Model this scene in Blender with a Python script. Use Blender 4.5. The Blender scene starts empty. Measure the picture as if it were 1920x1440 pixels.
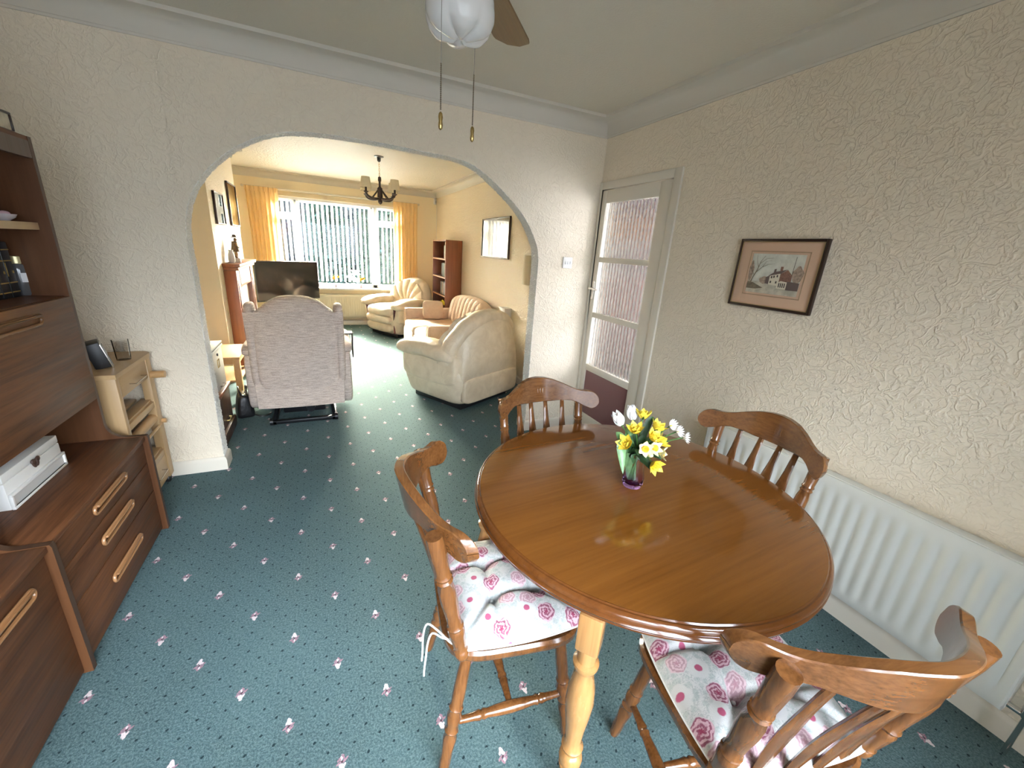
import bpy, bmesh, math, random, bisect
from math import sin, cos, pi, radians, sqrt, atan2
from mathutils import Vector, Matrix, noise
random.seed(7)
S = bpy.context.scene
COL = S.collection

# ------------------------------------------------------------------ camera, sky, exposure
FPX = 758.04                                   # focal length in pixels of the 1920 wide frame
cam = bpy.data.cameras.new('camera')
cam.sensor_fit = 'HORIZONTAL'; cam.sensor_width = 36.0
cam.lens = FPX / 1920 * 36.0
cam.clip_start = 0.02
camo = bpy.data.objects.new('camera', cam); COL.objects.link(camo)
_R = Matrix.Rotation(-0.4428, 3, 'Z') @ Matrix.Rotation(-0.3133, 3, 'X') @ Matrix.Rotation(-0.0694, 3, 'Y')
_m = Matrix.Identity(3)
_m.col[0] = _R.col[0]; _m.col[1] = _R.col[2]; _m.col[2] = -_R.col[1]
camo.matrix_world = Matrix.Translation((-2.0351, -2.908, 1.4823)) @ _m.to_4x4()
S.camera = camo
S.view_settings.view_transform = 'Standard'
S.view_settings.look = 'None'
S.view_settings.gamma = 1.0
S.view_settings.use_curve_mapping = False
S.view_settings.exposure = 1.6
S.cycles.use_denoising = True
S.cycles.max_bounces = 10
S.cycles.diffuse_bounces = 6
S.cycles.sample_clamp_indirect = 6.0

SKY_FRONT = (1.0, 0.91, 0.74)                  # warm bright sky on the lounge window side
SKY_BACK = (0.82, 0.87, 1.0)                   # cooler sky on the dining window side
SKY_FRONT_S, SKY_BACK_S = 330.0, 14.0
w = bpy.data.worlds.new('sky'); S.world = w; w.use_nodes = True
nt = w.node_tree; nt.nodes.clear()
tc = nt.nodes.new('ShaderNodeTexCoord'); sp = nt.nodes.new('ShaderNodeSeparateXYZ')
nt.links.new(tc.outputs['Generated'], sp.inputs[0])
def wr(sock, a, b, c, d):
    m = nt.nodes.new('ShaderNodeMapRange'); m.interpolation_type = 'SMOOTHSTEP'
    nt.links.new(sock, m.inputs[0])
    for i, v in enumerate((a, b, c, d)): m.inputs[i + 1].default_value = v
    return m.outputs[0]
fy = wr(sp.outputs['Y'], -0.3, 0.3, 0, 1)
mixc = nt.nodes.new('ShaderNodeMix'); mixc.data_type = 'RGBA'
nt.links.new(fy, mixc.inputs[0]); mixc.inputs[6].default_value = SKY_BACK + (1,); mixc.inputs[7].default_value = SKY_FRONT + (1,)
st = wr(sp.outputs['Y'], -0.3, 0.3, SKY_BACK_S, SKY_FRONT_S)
elb = wr(sp.outputs['Z'], -0.05, 0.6, 0.10, 1.35); elf = wr(sp.outputs['Z'], -0.06, 0.18, 0.30, 1.15)
emx = nt.nodes.new('ShaderNodeMix'); nt.links.new(fy, emx.inputs[0]); nt.links.new(elb, emx.inputs[2]); nt.links.new(elf, emx.inputs[3]); el = emx.outputs[0]
mu = nt.nodes.new('ShaderNodeMath'); mu.operation = 'MULTIPLY'
nt.links.new(st, mu.inputs[0]); nt.links.new(el, mu.inputs[1])
bg = nt.nodes.new('ShaderNodeBackground'); nt.links.new(mixc.outputs[2], bg.inputs[0]); nt.links.new(mu.outputs[0], bg.inputs[1])
wo = nt.nodes.new('ShaderNodeOutputWorld'); nt.links.new(bg.outputs[0], wo.inputs[0])
def portal(name, loc, rot, sx, sy):
    l = bpy.data.lights.new(name, 'AREA'); l.shape = 'RECTANGLE'; l.size = sx; l.size_y = sy
    l.cycles.is_portal = True
    o = bpy.data.objects.new(name, l); COL.objects.link(o); o.location = loc; o.rotation_euler = rot
    return o
# daylight enters by the lounge window (y = 5.3), the dining patio doors (y = -3.85) and the hall side light
portal('lounge_window_portal', (-1.7, 5.42, 1.42), (-pi / 2, 0, 0), 2.2, 1.5)
portal('patio_door_portal', (-1.95, -3.92, 1.1), (pi / 2, 0, 0), 2.5, 2.0)
sun = bpy.data.lights.new('hazy_sun', 'SUN'); sun.energy = 14.0; sun.color = (1.0, 0.92, 0.76); sun.angle = radians(35)
suno = bpy.data.objects.new('hazy_sun', sun); COL.objects.link(suno)
suno.rotation_euler = Vector((-0.12, -1.0, -0.62)).to_track_quat('-Z', 'Y').to_euler()
HALL_POWER = 36.0
hl = bpy.data.lights.new('hall_daylight', 'AREA'); hl.shape = 'RECTANGLE'; hl.size = 0.55; hl.size_y = 0.9
hl.energy = HALL_POWER; hl.color = (0.93, 0.96, 1.0)
ho = bpy.data.objects.new('hall_daylight', hl); COL.objects.link(ho)
ho.location = (1.36, -1.55, 1.42); ho.rotation_euler = (pi / 2, 0, atan2(-1.36 - 0.25, 1.6) * -1 + 0)
_d = Vector((-0.2, 0.0, 1.2)) - Vector(ho.location)
ho.rotation_euler = _d.to_track_quat('-Z', 'Y').to_euler()

# ------------------------------------------------------------------ helpers: shader graphs written as expressions
class V:
    def __init__(s, nt, k): s.nt, s.k = nt, k
    def _m(s, op, *a):
        n = s.nt.nodes.new('ShaderNodeMath'); n.operation = op
        for i, x in enumerate(a):
            if isinstance(x, V): s.nt.links.new(x.k, n.inputs[i])
            else: n.inputs[i].default_value = x
        return V(s.nt, n.outputs[0])
    def __add__(s, o): return s._m('ADD', s, o)
    __radd__ = __add__
    def __sub__(s, o): return s._m('SUBTRACT', s, o)
    def __rsub__(s, o): return s._m('SUBTRACT', o, s)
    def __mul__(s, o): return s._m('MULTIPLY', s, o)
    __rmul__ = __mul__
    def __truediv__(s, o): return s._m('DIVIDE', s, o)
    def abs(s): return s._m('ABSOLUTE', s)
    def sin(s): return s._m('SINE', s)
    def cos(s): return s._m('COSINE', s)
    def floor(s): return s._m('FLOOR', s)
    def pmod(s, m): return s._m('FLOORED_MODULO', s, m)
    def sqrt(s): return s._m('SQRT', s)
    def pow(s, p): return s._m('POWER', s, p)
    def gt(s, o): return s._m('GREATER_THAN', s, o)
    def lt(s, o): return s._m('LESS_THAN', s, o)
    def max(s, o): return s._m('MAXIMUM', s, o)
    def min(s, o): return s._m('MINIMUM', s, o)
    def atan2(s, o): return s._m('ARCTAN2', s, o)
    def ramp(s, a, b, c=0.0, d=1.0):
        n = s.nt.nodes.new('ShaderNodeMapRange'); n.interpolation_type = 'SMOOTHSTEP'
        s.nt.links.new(s.k, n.inputs[0])
        for i, v in enumerate((a, b, c, d)): n.inputs[i + 1].default_value = v
        return V(s.nt, n.outputs[0])

class Mat:
    """one procedural material; .p is its Principled node"""
    def __init__(s, name, col=(0.8, 0.8, 0.8), rough=0.5, metal=0.0, **kw):
        s.m = bpy.data.materials.new(name); s.m.use_nodes = True; s.nt = s.m.node_tree
        s.nt.nodes.clear()
        s.p = s.nt.nodes.new('ShaderNodeBsdfPrincipled'); s.o = s.nt.nodes.new('ShaderNodeOutputMaterial')
        s.nt.links.new(s.p.outputs[0], s.o.inputs[0])
        s.p.inputs['Base Color'].default_value = tuple(col) + (1,)
        s.p.inputs['Roughness'].default_value = rough; s.p.inputs['Metallic'].default_value = metal
        for k, v in kw.items(): s.p.inputs[k.replace('_', ' ')].default_value = v
        s._c = None
    def xyz(s, scale=None):
        if s._c is None:
            t = s.nt.nodes.new('ShaderNodeTexCoord'); s._cv = t.outputs['Object']
            q = s.nt.nodes.new('ShaderNodeSeparateXYZ'); s.nt.links.new(s._cv, q.inputs[0])
            s._c = tuple(V(s.nt, q.outputs[i]) for i in range(3))
        return s._c
    def vec(s, x, y, z):
        n = s.nt.nodes.new('ShaderNodeCombineXYZ')
        for i, a in enumerate((x, y, z)):
            if isinstance(a, V): s.nt.links.new(a.k, n.inputs[i])
            else: n.inputs[i].default_value = a
        return n.outputs[0]
    def noise(s, vec=None, scale=5, detail=2, rough=0.5, dist=0.0):
        s.xyz(); n = s.nt.nodes.new('ShaderNodeTexNoise')
        s.nt.links.new(vec if vec is not None else s._cv, n.inputs['Vector'])
        n.inputs['Scale'].default_value = scale; n.inputs['Detail'].default_value = detail
        n.inputs['Roughness'].default_value = rough; n.inputs['Distortion'].default_value = dist
        return V(s.nt, n.outputs[0])
    def voro(s, vec=None, scale=5, feature='F1', rnd=1.0, dim='3D'):
        s.xyz(); n = s.nt.nodes.new('ShaderNodeTexVoronoi'); n.feature = feature; n.voronoi_dimensions = dim
        s.nt.links.new(vec if vec is not None else s._cv, n.inputs['Vector'])
        n.inputs['Scale'].default_value = scale; n.inputs['Randomness'].default_value = rnd
        return n
    def mix(s, f, a, b):
        n = s.nt.nodes.new('ShaderNodeMix'); n.data_type = 'RGBA'
        for i, x in ((0, f), (6, a), (7, b)):
            if isinstance(x, V): s.nt.links.new(x.k, n.inputs[i])
            elif hasattr(x, 'node'): s.nt.links.new(x, n.inputs[i])
            elif isinstance(x, (int, float)): n.inputs[i].default_value = x
            else: n.inputs[i].default_value = tuple(x) + (1,)
        return n.outputs[2]
    def color(s, sock): s.nt.links.new(sock, s.p.inputs['Base Color']); return s
    def set(s, name, v): s.nt.links.new(v.k if isinstance(v, V) else v, s.p.inputs[name]); return s
    def bump(s, h, strength=0.5, dist=0.01):
        n = s.nt.nodes.new('ShaderNodeBump'); n.inputs['Strength'].default_value = strength; n.inputs['Distance'].default_value = dist
        s.nt.links.new(h.k, n.inputs['Height']); s.nt.links.new(n.outputs[0], s.p.inputs['Normal']); return s

def wood(name, dark, light, axis='y', scale=1.0, rough=0.35, streak=1.0, coat=0.0, bump=0.05, **kw):
    """grained timber: streaks run along the given local axis"""
    m = Mat(name, rough=rough, **kw); x, y, z = m.xyz()
    k = {'x': (1.2, 26, 26), 'y': (26, 1.2, 26), 'z': (26, 26, 1.2)}[axis]
    v = m.vec(x * (k[0] * scale), y * (k[1] * scale), z * (k[2] * scale))
    n1 = m.noise(v, 1.0, 5, 0.65, 0.6); n2 = m.noise(v, 3.7, 3, 0.6)
    k2 = [a * 0.22 for a in k]; v2 = m.vec(x * (k2[0] * scale), y * (k2[1] * scale), z * (k2[2] * scale))
    n3 = m.noise(v2, 1.0, 3, 0.5, 1.2)
    g = n1 * 0.42 + n2 * 0.36 + n3 * 0.42
    m.color(m.mix(g.ramp(0.6 - 0.32 / streak, 0.6 + 0.28 / streak), dark, light))
    m.bump(n2, bump, 0.002)
    m.set('Roughness', n1.ramp(0.2, 0.9, rough * 0.85, rough * 1.25))
    if coat: m.p.inputs['Coat Weight'].default_value = coat; m.p.inputs['Coat Roughness'].default_value = 0.12
    return m.m

def wallpaper(name, col, col2, scale, depth, strength, rough=0.75, ridge=0.05):
    """relief wallpaper: irregular raised strokes"""
    m = Mat(name, rough=rough); x, y, z = m.xyz()
    v = m.vec(x, y, z)
    a = m.noise(v, scale, 2, 0.5, 0.9); b = m.noise(v, scale * 2.1, 2, 0.5, 0.5)
    r1 = (a - 0.5).abs().ramp(0.0, ridge, 1.0, 0.0); r2 = (b - 0.5).abs().ramp(0.0, ridge * 0.8, 1.0, 0.0)
    g = m.noise(v, scale * 9, 2)
    h = r1 * 0.7 + r2 * 0.35 + g * 0.25 + a * 0.35
    big = m.noise(v, 0.8, 2)
    m.color(m.mix(big.ramp(0.3, 0.7), col, col2)); m.bump(h, strength, depth)
    return m.m
def plain(name, col, rough=0.5, metal=0.0, nscale=0, nstr=0.1, ndist=0.002, vary=0.0, **kw):
    m = Mat(name, col, rough, metal, **kw)
    if nscale:
        n = m.noise(None, nscale, 3, 0.6); m.bump(n, nstr, ndist)
        if vary: m.color(m.mix(n.ramp(0.3, 0.7), [c * (1 - vary) for c in col], [min(1, c * (1 + vary)) for c in col]))
    return m.m

# ------------------------------------------------------------------ helpers: meshes
class B:
    """collects shapes and links them as ONE mesh object"""
    def __init__(s): s.bm = bmesh.new(); s.mi = 0
    def _mark(s, n0, mi=None):
        s.bm.faces.ensure_lookup_table()
        for f in s.bm.faces[n0:]: f.material_index = s.mi if mi is None else mi
    def box(s, c, d, rot=None, bev=0.0, seg=2):
        n0 = len(s.bm.faces)
        M = Matrix.Translation(c) @ (rot.to_4x4() if rot is not None else Matrix.Identity(4)) @ Matrix.Diagonal((d[0], d[1], d[2], 1))
        t = bmesh.new(); bmesh.ops.create_cube(t, size=1, matrix=M)
        if bev: bmesh.ops.bevel(t, geom=t.edges[:], offset=bev, segments=seg, profile=0.5, affect='EDGES')
        s._merge(t); s._mark(n0); return s
    def bb(s, a, b, bev=0.0, seg=2):
        return s.box([(p + q) / 2 for p, q in zip(a, b)], [abs(q - p) for p, q in zip(a, b)], None, bev, seg)
    def _merge(s, t, M=None):
        mp = {}
        for v in t.verts: mp[v] = s.bm.verts.new(M @ v.co if M else v.co)
        for f in t.faces:
            try: s.bm.faces.new([mp[v] for v in f.verts])
            except ValueError: pass
        t.free()
    def grid(s, fn, nu, nv, cu=False, cv=False, M=None, mi=None):
        n0 = len(s.bm.faces)
        U = nu if cu else nu + 1; W = nv if cv else nv + 1
        P = [[None] * W for _ in range(U)]
        for i in range(U):
            for j in range(W):
                p = Vector(fn(i / nu, j / nv)); P[i][j] = s.bm.verts.new(M @ p if M else p)
        for i in range(nu):
            for j in range(nv):
                q = [P[i][j], P[(i + 1) % U][j], P[(i + 1) % U][(j + 1) % W], P[i][(j + 1) % W]]
                u = []
                for v in q:
                    if v not in u: u.append(v)
                if len(u) > 2: s.bm.faces.new(u)
        s._mark(n0, mi); return P
    def lathe(s, prof, seg=16, M=None, cap=True):
        """profile of (radius, height) about local z"""
        n0 = len(s.bm.faces); rings = []
        for r, z in prof:
            ring = []
            for i in range(seg):
                a = 2 * pi * i / seg; p = Vector((r * cos(a), r * sin(a), z)); ring.append(s.bm.verts.new(M @ p if M else p))
            rings.append(ring)
        for a, b in zip(rings, rings[1:]):
            for i in range(seg): s.bm.faces.new((a[i], a[(i + 1) % seg], b[(i + 1) % seg], b[i]))
        if cap:
            s.bm.faces.new(rings[0][::-1]); s.bm.faces.new(rings[-1])
        s._mark(n0); return s
    def turned(s, p0, p1, prof, seg=12):
        """a turned piece from p0 to p1, profile of (t, radius)"""
        p0, p1 = Vector(p0), Vector(p1); d = p1 - p0; L = d.length
        M = Matrix.Translation(p0) @ d.to_track_quat('Z', 'Y').to_matrix().to_4x4()
        return s.lathe([(r, t * L) for t, r in prof], seg, M)
    def tube(s, pts, r, seg=8, closed=False, flat=None):
        n0 = len(s.bm.faces); pts = [Vector(p) for p in pts]; n = len(pts); rings = []
        up = None
        for i, p in enumerate(pts):
            a = pts[i - 1] if (i or closed) else p; b = pts[(i + 1) % n] if (i < n - 1 or closed) else p
            d = (b - a).normalized()
            if up is None:
                up = Vector((0, 0, 1)) if abs(d.z) < 0.9 else Vector((1, 0, 0))
            x = d.cross(up)
            if x.length < 1e-6: x = d.orthogonal()
            x.normalize(); y = x.cross(d).normalized(); up = y
            ri = r[i] if isinstance(r, (list, tuple)) else r
            fy = flat or 1.0
            rings.append([s.bm.verts.new(p + x * (ri * cos(2 * pi * k / seg)) + y * (ri * fy * sin(2 * pi * k / seg))) for k in range(seg)])
        pr = list(zip(rings, rings[1:])) + ([(rings[-1], rings[0])] if closed else [])
        for a, b in pr:
            for k in range(seg): s.bm.faces.new((a[k], a[(k + 1) % seg], b[(k + 1) % seg], b[k]))
        if not closed: s.bm.faces.new(rings[0][::-1]); s.bm.faces.new(rings[-1])
        s._mark(n0); return s
    def prism(s, poly, z0, z1, M=None, bev=0.0):
        n0 = len(s.bm.faces); t = bmesh.new()
        lo = [t.verts.new((x, y, z0)) for x, y in poly]; hi = [t.verts.new((x, y, z1)) for x, y in poly]
        n = len(poly); t.faces.new(lo[::-1]); t.faces.new(hi)
        for i in range(n): t.faces.new((lo[i], lo[(i + 1) % n], hi[(i + 1) % n], hi[i]))
        if bev: bmesh.ops.bevel(t, geom=[e for e in t.edges if e.is_manifold and e.calc_face_angle(0) > 0.6], offset=bev, segments=2, profile=0.5, affect='EDGES')
        s._merge(t, M); s._mark(n0); return s
    def puff(s, c, r, e=(0.5, 0.5), rot=None, n=(24, 16), fn=None):
        """superellipsoid cushion; e near 1 is round, near 0.2 boxy; fn displaces"""
        def sp(v, p): return (abs(v) ** p) * (1 if v >= 0 else -1)
        M = Matrix.Translation(c) @ (rot.to_4x4() if rot is not None else Matrix.Identity(4))
        def f(u, v):
            a = 2 * pi * u; b = -pi / 2 + pi * v
            p = Vector((r[0] * sp(cos(b), e[1]) * sp(cos(a), e[0]), r[1] * sp(cos(b), e[1]) * sp(sin(a), e[0]), r[2] * sp(sin(b), e[1])))
            return fn(p) if fn else p
        s.grid(f, n[0], n[1], cu=True, M=M); return s
    def sweep(s, prof, path, closed=False):
        """2-D profile (out, up) swept along a horizontal path; 'out' is to the left of travel"""
        n0 = len(s.bm.faces); path = [Vector(p) for p in path]; n = len(path); rings = []
        for i, p in enumerate(path):
            a = (p - path[i - 1]).normalized() if (i or closed) else None
            b = (path[(i + 1) % n] - p).normalized() if (i < n - 1 or closed) else None
            if a is None: a = b
            if b is None: b = a
            na = Vector((-a.y, a.x, 0)); nb = Vector((-b.y, b.x, 0)); m = (na + nb).normalized(); k = 1 / max(0.3, m.dot(na))
            rings.append([s.bm.verts.new(p + m * (k * o) + Vector((0, 0, z))) for o, z in prof])
        pr = list(zip(rings, rings[1:])) + ([(rings[-1], rings[0])] if closed else [])
        q = len(prof)
        for a, b in pr:
            for k in range(q): s.bm.faces.new((a[k], b[k], b[(k + 1) % q], a[(k + 1) % q]))
        if not closed: s.bm.faces.new(rings[0]); s.bm.faces.new(rings[-1][::-1])
        s._mark(n0); return s
    def out(s, name, mats, parent=None, loc=None, ang=40, weld=1e-5):
        bm = s.bm
        if weld: bmesh.ops.remove_doubles(bm, verts=bm.verts[:], dist=weld)
        bmesh.ops.recalc_face_normals(bm, faces=bm.faces[:])
        me = bpy.data.meshes.new(name); bm.to_mesh(me); bm.free()
        for m in (mats if isinstance(mats, (list, tuple)) else [mats]): me.materials.append(m)
        if ang:
            for p in me.polygons: p.use_smooth = True
            me.set_sharp_from_angle(angle=radians(ang))
        o = bpy.data.objects.new(name, me); COL.objects.link(o)
        if parent: o.parent = parent
        if loc: o.location = loc
        return o

def tag(o, label=None, cat=None, group=None, kind=None):
    if label: o['label'] = label
    if cat: o['category'] = cat
    if group: o['group'] = group
    if kind: o['kind'] = kind
    return o
def thing(name, label, cat, loc=(0, 0, 0), rz=0.0, group=None):
    o = bpy.data.objects.new(name, None); COL.objects.link(o); o.empty_display_size = 0.1
    o.location = loc; o.rotation_euler = (0, 0, rz)
    return tag(o, label, cat, group)
def struct(o): o['kind'] = 'structure'; return o
def dup(root, loc, rz, label, group=None):
    """copy of a thing with copies of its parts and sub-parts"""
    r = root.copy(); COL.objects.link(r); r.location = loc; r.rotation_euler = (0, 0, rz); r['label'] = label
    if group: r['group'] = group
    for ch in list(root.children):
        c = ch.copy(); COL.objects.link(c); c.parent = r
        for g in list(ch.children):
            d = g.copy(); COL.objects.link(d); d.parent = c
    return r
def catmull(pts, n=6):
    out = []
    for i in range(len(pts) - 1):
        p0, p1, p2, p3 = pts[max(0, i - 1)], pts[i], pts[i + 1], pts[min(len(pts) - 1, i + 2)]
        for k in range(n):
            t = k / n
            out.append(tuple(0.5 * (2 * b + (c - a) * t + (2 * a - 5 * b + 4 * c - d) * t * t + (3 * b - a - 3 * c + d) * t ** 3) for a, b, c, d in zip(p0, p1, p2, p3)))
    out.append(tuple(pts[-1])); return out
def RX(a): return Matrix.Rotation(a, 3, 'X')
def RY(a): return Matrix.Rotation(a, 3, 'Y')
def RZ(a): return Matrix.Rotation(a, 3, 'Z')
def interp(tab, t):
    for (a, x), (b, y) in zip(tab, tab[1:]):
        if t <= b: return x + (y - x) * (t - a) / (b - a) if b > a else y
    return tab[-1][1]
# ------------------------------------------------------------------ materials
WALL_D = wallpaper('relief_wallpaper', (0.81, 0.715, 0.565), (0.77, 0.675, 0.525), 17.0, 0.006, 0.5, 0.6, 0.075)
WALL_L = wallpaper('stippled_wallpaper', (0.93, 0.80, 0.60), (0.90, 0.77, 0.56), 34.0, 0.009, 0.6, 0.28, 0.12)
REVEAL = wallpaper('stippled_plaster', (0.95, 0.92, 0.86), (0.93, 0.90, 0.83), 60.0, 0.004, 0.6, 0.2, 0.12)
PLAINWALL = plain('painted_plaster', (0.86, 0.75, 0.54), 0.7, 0, 60, 0.08)
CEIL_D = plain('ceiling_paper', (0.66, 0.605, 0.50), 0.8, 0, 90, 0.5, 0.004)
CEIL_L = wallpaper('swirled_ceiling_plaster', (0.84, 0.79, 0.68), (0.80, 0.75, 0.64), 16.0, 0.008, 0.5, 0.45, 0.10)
COVE = plain('coving_paint', (0.62, 0.575, 0.49), 0.55, 0, 40, 0.04)
GLOSS = plain('white_gloss_paint', (0.70, 0.645, 0.54), 0.25)
UPVC = plain('white_plastic_frame', (0.86, 0.86, 0.85), 0.3)
WHITE = plain('white_plastic', (0.82, 0.80, 0.76), 0.35)
CHROME = plain('chrome', (0.75, 0.74, 0.72), 0.18, 1.0)
BRASS = plain('brass', (0.62, 0.45, 0.18), 0.25, 1.0)
BLACK = plain('black_plastic', (0.012, 0.012, 0.013), 0.4)
RAD = plain('radiator_enamel', (0.57, 0.57, 0.52), 0.3)
RADC = plain('cream_radiator_enamel', (0.84, 0.78, 0.60), 0.35)
TABLEW = wood('polished_mahogany_top', (0.080, 0.024, 0.003), (0.178, 0.064, 0.010), 'x', 0.8, 0.10, 0.8, 0.25, 0.0)
TABLER = wood('polished_mahogany_rim', (0.062, 0.018, 0.004), (0.140, 0.047, 0.010), 'x', 0.8, 0.13, 0.8, 0.3, 0.0)
LEGW = wood('honey_turned_oak', (0.24, 0.11, 0.033), (0.42, 0.22, 0.078), 'z', 1.0, 0.25, 1.0, 0.3)
CHAIRW = wood('golden_oak', (0.058, 0.019, 0.005), (0.180, 0.072, 0.021), 'z', 1.4, 0.2, 1.25, 0.4)
CRESTW = wood('golden_oak_crest', (0.064, 0.022, 0.006), (0.195, 0.080, 0.024), 'x', 1.5, 0.2, 1.25, 0.4)
TEAK = wood('dark_teak_veneer', (0.050, 0.016, 0.006), (0.158, 0.062, 0.024), 'y', 1.1, 0.42, 1.7, 0.0, 0.0, Specular_IOR_Level=0.35)
TEAKV = wood('teak_veneer_upright', (0.062, 0.022, 0.008), (0.125, 0.050, 0.018), 'z', 0.9, 0.4, 1.0, 0.0)
TEAKE = wood('teak_edge', (0.040, 0.017, 0.009), (0.085, 0.041, 0.021), 'z', 1.3, 0.35, 1.0, 0.1)
TEAKH = wood('orange_teak_handle', (0.26, 0.115, 0.042), (0.45, 0.23, 0.10), 'y', 1.6, 0.3, 1.0, 0.2)
PALEEDGE = wood('pale_shelf_edge', (0.45, 0.31, 0.17), (0.62, 0.46, 0.28), 'y', 1.5, 0.4)
BEECH = wood('pale_rubberwood', (0.38, 0.23, 0.10), (0.52, 0.35, 0.175), 'y', 0.8, 0.38, 0.7)
BEECHZ = wood('pale_rubberwood_upright', (0.38, 0.23, 0.10), (0.52, 0.35, 0.175), 'z', 0.8, 0.38, 0.7)
OAKL = wood('light_oak', (0.40, 0.22, 0.085), (0.60, 0.36, 0.16), 'y', 0.8, 0.4, 0.7)
MAHOG = wood('mahogany', (0.10, 0.028, 0.010), (0.25, 0.085, 0.032), 'z', 0.8, 0.35, 0.9, 0.1)
DARKW = wood('dark_walnut', (0.030, 0.012, 0.006), (0.095, 0.042, 0.022), 'z', 0.8, 0.35, 0.9, 0.1)
BLADEW = wood('fan_blade_oak', (0.13, 0.075, 0.028), (0.24, 0.15, 0.065), 'x', 1.2, 0.45)

def glass_thin(name, tint=(1, 1, 1), refl=0.12, rough=0.0, ior=1.45):
    m = Mat(name); nt = m.nt
    t = nt.nodes.new('ShaderNodeBsdfTransparent'); t.inputs[0].default_value = tuple(tint) + (1,)
    g = nt.nodes.new('ShaderNodeBsdfGlossy'); g.inputs['Roughness'].default_value = rough
    f = nt.nodes.new('ShaderNodeFresnel'); f.inputs[0].default_value = ior
    k = nt.nodes.new('ShaderNodeMath'); k.operation = 'ADD'; k.inputs[1].default_value = max(0, refl - 0.04); nt.links.new(f.outputs[0], k.inputs[0]); k.use_clamp = True
    mx = nt.nodes.new('ShaderNodeMixShader'); nt.links.new(k.outputs[0], mx.inputs[0]); nt.links.new(t.outputs[0], mx.inputs[1]); nt.links.new(g.outputs[0], mx.inputs[2])
    nt.links.new(mx.outputs[0], m.o.inputs[0]); return m.m
PANE = glass_thin('window_glass', (0.96, 0.98, 0.97), 0.05)
PICGLASS = glass_thin('picture_glass', (0.97, 0.97, 0.97), 0.05, 0.02)
def reeded():
    m = Mat('reeded_glass', (0.93, 0.94, 0.97), 0.12, 0.0, Transmission_Weight=1.0, IOR=1.42); nt = m.nt
    x, y, z = m.xyz()
    h = (y * (2 * pi / 0.036)).sin(); m.bump(h + (z * (2 * pi / 0.052) + (y * 83.0).sin() * 1.5).sin() * 0.4, 1.0, 0.006)
    t = nt.nodes.new('ShaderNodeBsdfTransparent'); t.inputs[0].default_value = (0.92, 0.94, 0.98, 1)
    mx = nt.nodes.new('ShaderNodeMixShader'); mx.inputs[0].default_value = 0.22
    nt.links.new(m.p.outputs[0], mx.inputs[1]); nt.links.new(t.outputs[0], mx.inputs[2]); nt.links.new(mx.outputs[0], m.o.inputs[0]); return m.m
REED = reeded()
MAUVE = plain('mauve_gloss_panel', (0.20, 0.085, 0.085), 0.12)

def carpet():
    m = Mat('green_patterned_carpet', rough=0.95); x, y, z = m.xyz()
    m.p.inputs['Sheen Weight'].default_value = 0.03; m.p.inputs['Sheen Roughness'].default_value = 0.5; m.p.inputs['Specular IOR Level'].default_value = 0.1
    pile = m.noise(None, 420, 2, 0.6); soft = m.noise(None, 2.2, 3, 0.6); tuft = m.noise(None, 150, 2, 0.7)
    base = m.mix(soft.ramp(0.3, 0.7), (0.041, 0.081, 0.081), (0.053, 0.104, 0.106))
    base = m.mix(tuft.ramp(0.25, 0.8), base, (0.135, 0.200, 0.210))
    jit = m.noise(None, 130, 2) * 0.007 - 0.0035
    X, Y = x + jit, y + jit * 1.3
    # sprig motif on a centred lattice 0.302 x 0.331, alternately upright and inverted
    cu, cv, ox, oy = 0.302, 0.331, -2.536, -0.849
    def ell(u, v, a, b, ra, rb, ang=0.0, soft=0.25):
        c, s = cos(ang), sin(ang); du, dv = u - a, v - b
        p = (du * c + dv * s) / ra; q = (dv * c - du * s) / rb
        return (p * p + q * q).ramp(1.0 - soft, 1.0 + soft, 1.0, 0.0)
    def cell(dx, dy, flip):
        u = ((X - ox + dx + cu / 2).pmod(cu) - cu / 2) * flip; v = ((Y - oy + dy + cv / 2).pmod(cv) - cv / 2) * flip
        wht = ell(u, v, 0.001, 0.0135, 0.0062, 0.0115, 0.2).max(ell(u, v, -0.0055, 0.0095, 0.0035, 0.0065, -0.5)).max(ell(u, v, 0.006, 0.0075, 0.0032, 0.0055, 0.6)).max(ell(u, v, 0.001, -0.0115, 0.0028, 0.0055, 0.15))
        pk = ell(u, v, -0.009, -0.004, 0.010, 0.0035, 0.6).max(ell(u, v, 0.009, 0.001, 0.010, 0.0033, 0.5)).max(ell(u, v, 0.002, -0.011, 0.008, 0.0055, 0.9)).max(ell(u, v, -0.004, -0.014, 0.0035, 0.009, 0.5))
        pk = pk.max(ell(u, v, 0.009, -0.009, 0.0028, 0.008, -0.7))
        dk = ell(u, v, 0.0, -0.002, 0.004, 0.0025)
        return wht, pk, dk
    a = cell(0, 0, 1); b = cell(cu / 2, cv / 2, -1)
    wht, pk, dk = (p.max(q) for p, q in zip(a, b))
    du, dv = cu / 4, cv / 4
    def dots(dx, dy):
        u = (X - ox + dx + du / 2).pmod(du) - du / 2; v = (Y - oy + dy + dv / 2).pmod(dv) - dv / 2
        return ell(u, v, 0, 0, 0.0044, 0.0036, 0.3)
    dt = dots(0, 0).max(dots(du / 2, dv / 2))
    c = m.mix(dt * 0.9, base, (0.008, 0.022, 0.026))
    c = m.mix(pk * tuft.ramp(0.15, 0.55), c, (0.36, 0.20, 0.24)); c = m.mix(wht, c, (0.66, 0.56, 0.56)); c = m.mix(dk * 0.8, c, (0.06, 0.03, 0.04))
    m.color(c); m.bump(pile * 0.6 + tuft * 0.9, 0.75, 0.006); return m.m
CARPET = carpet()

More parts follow.
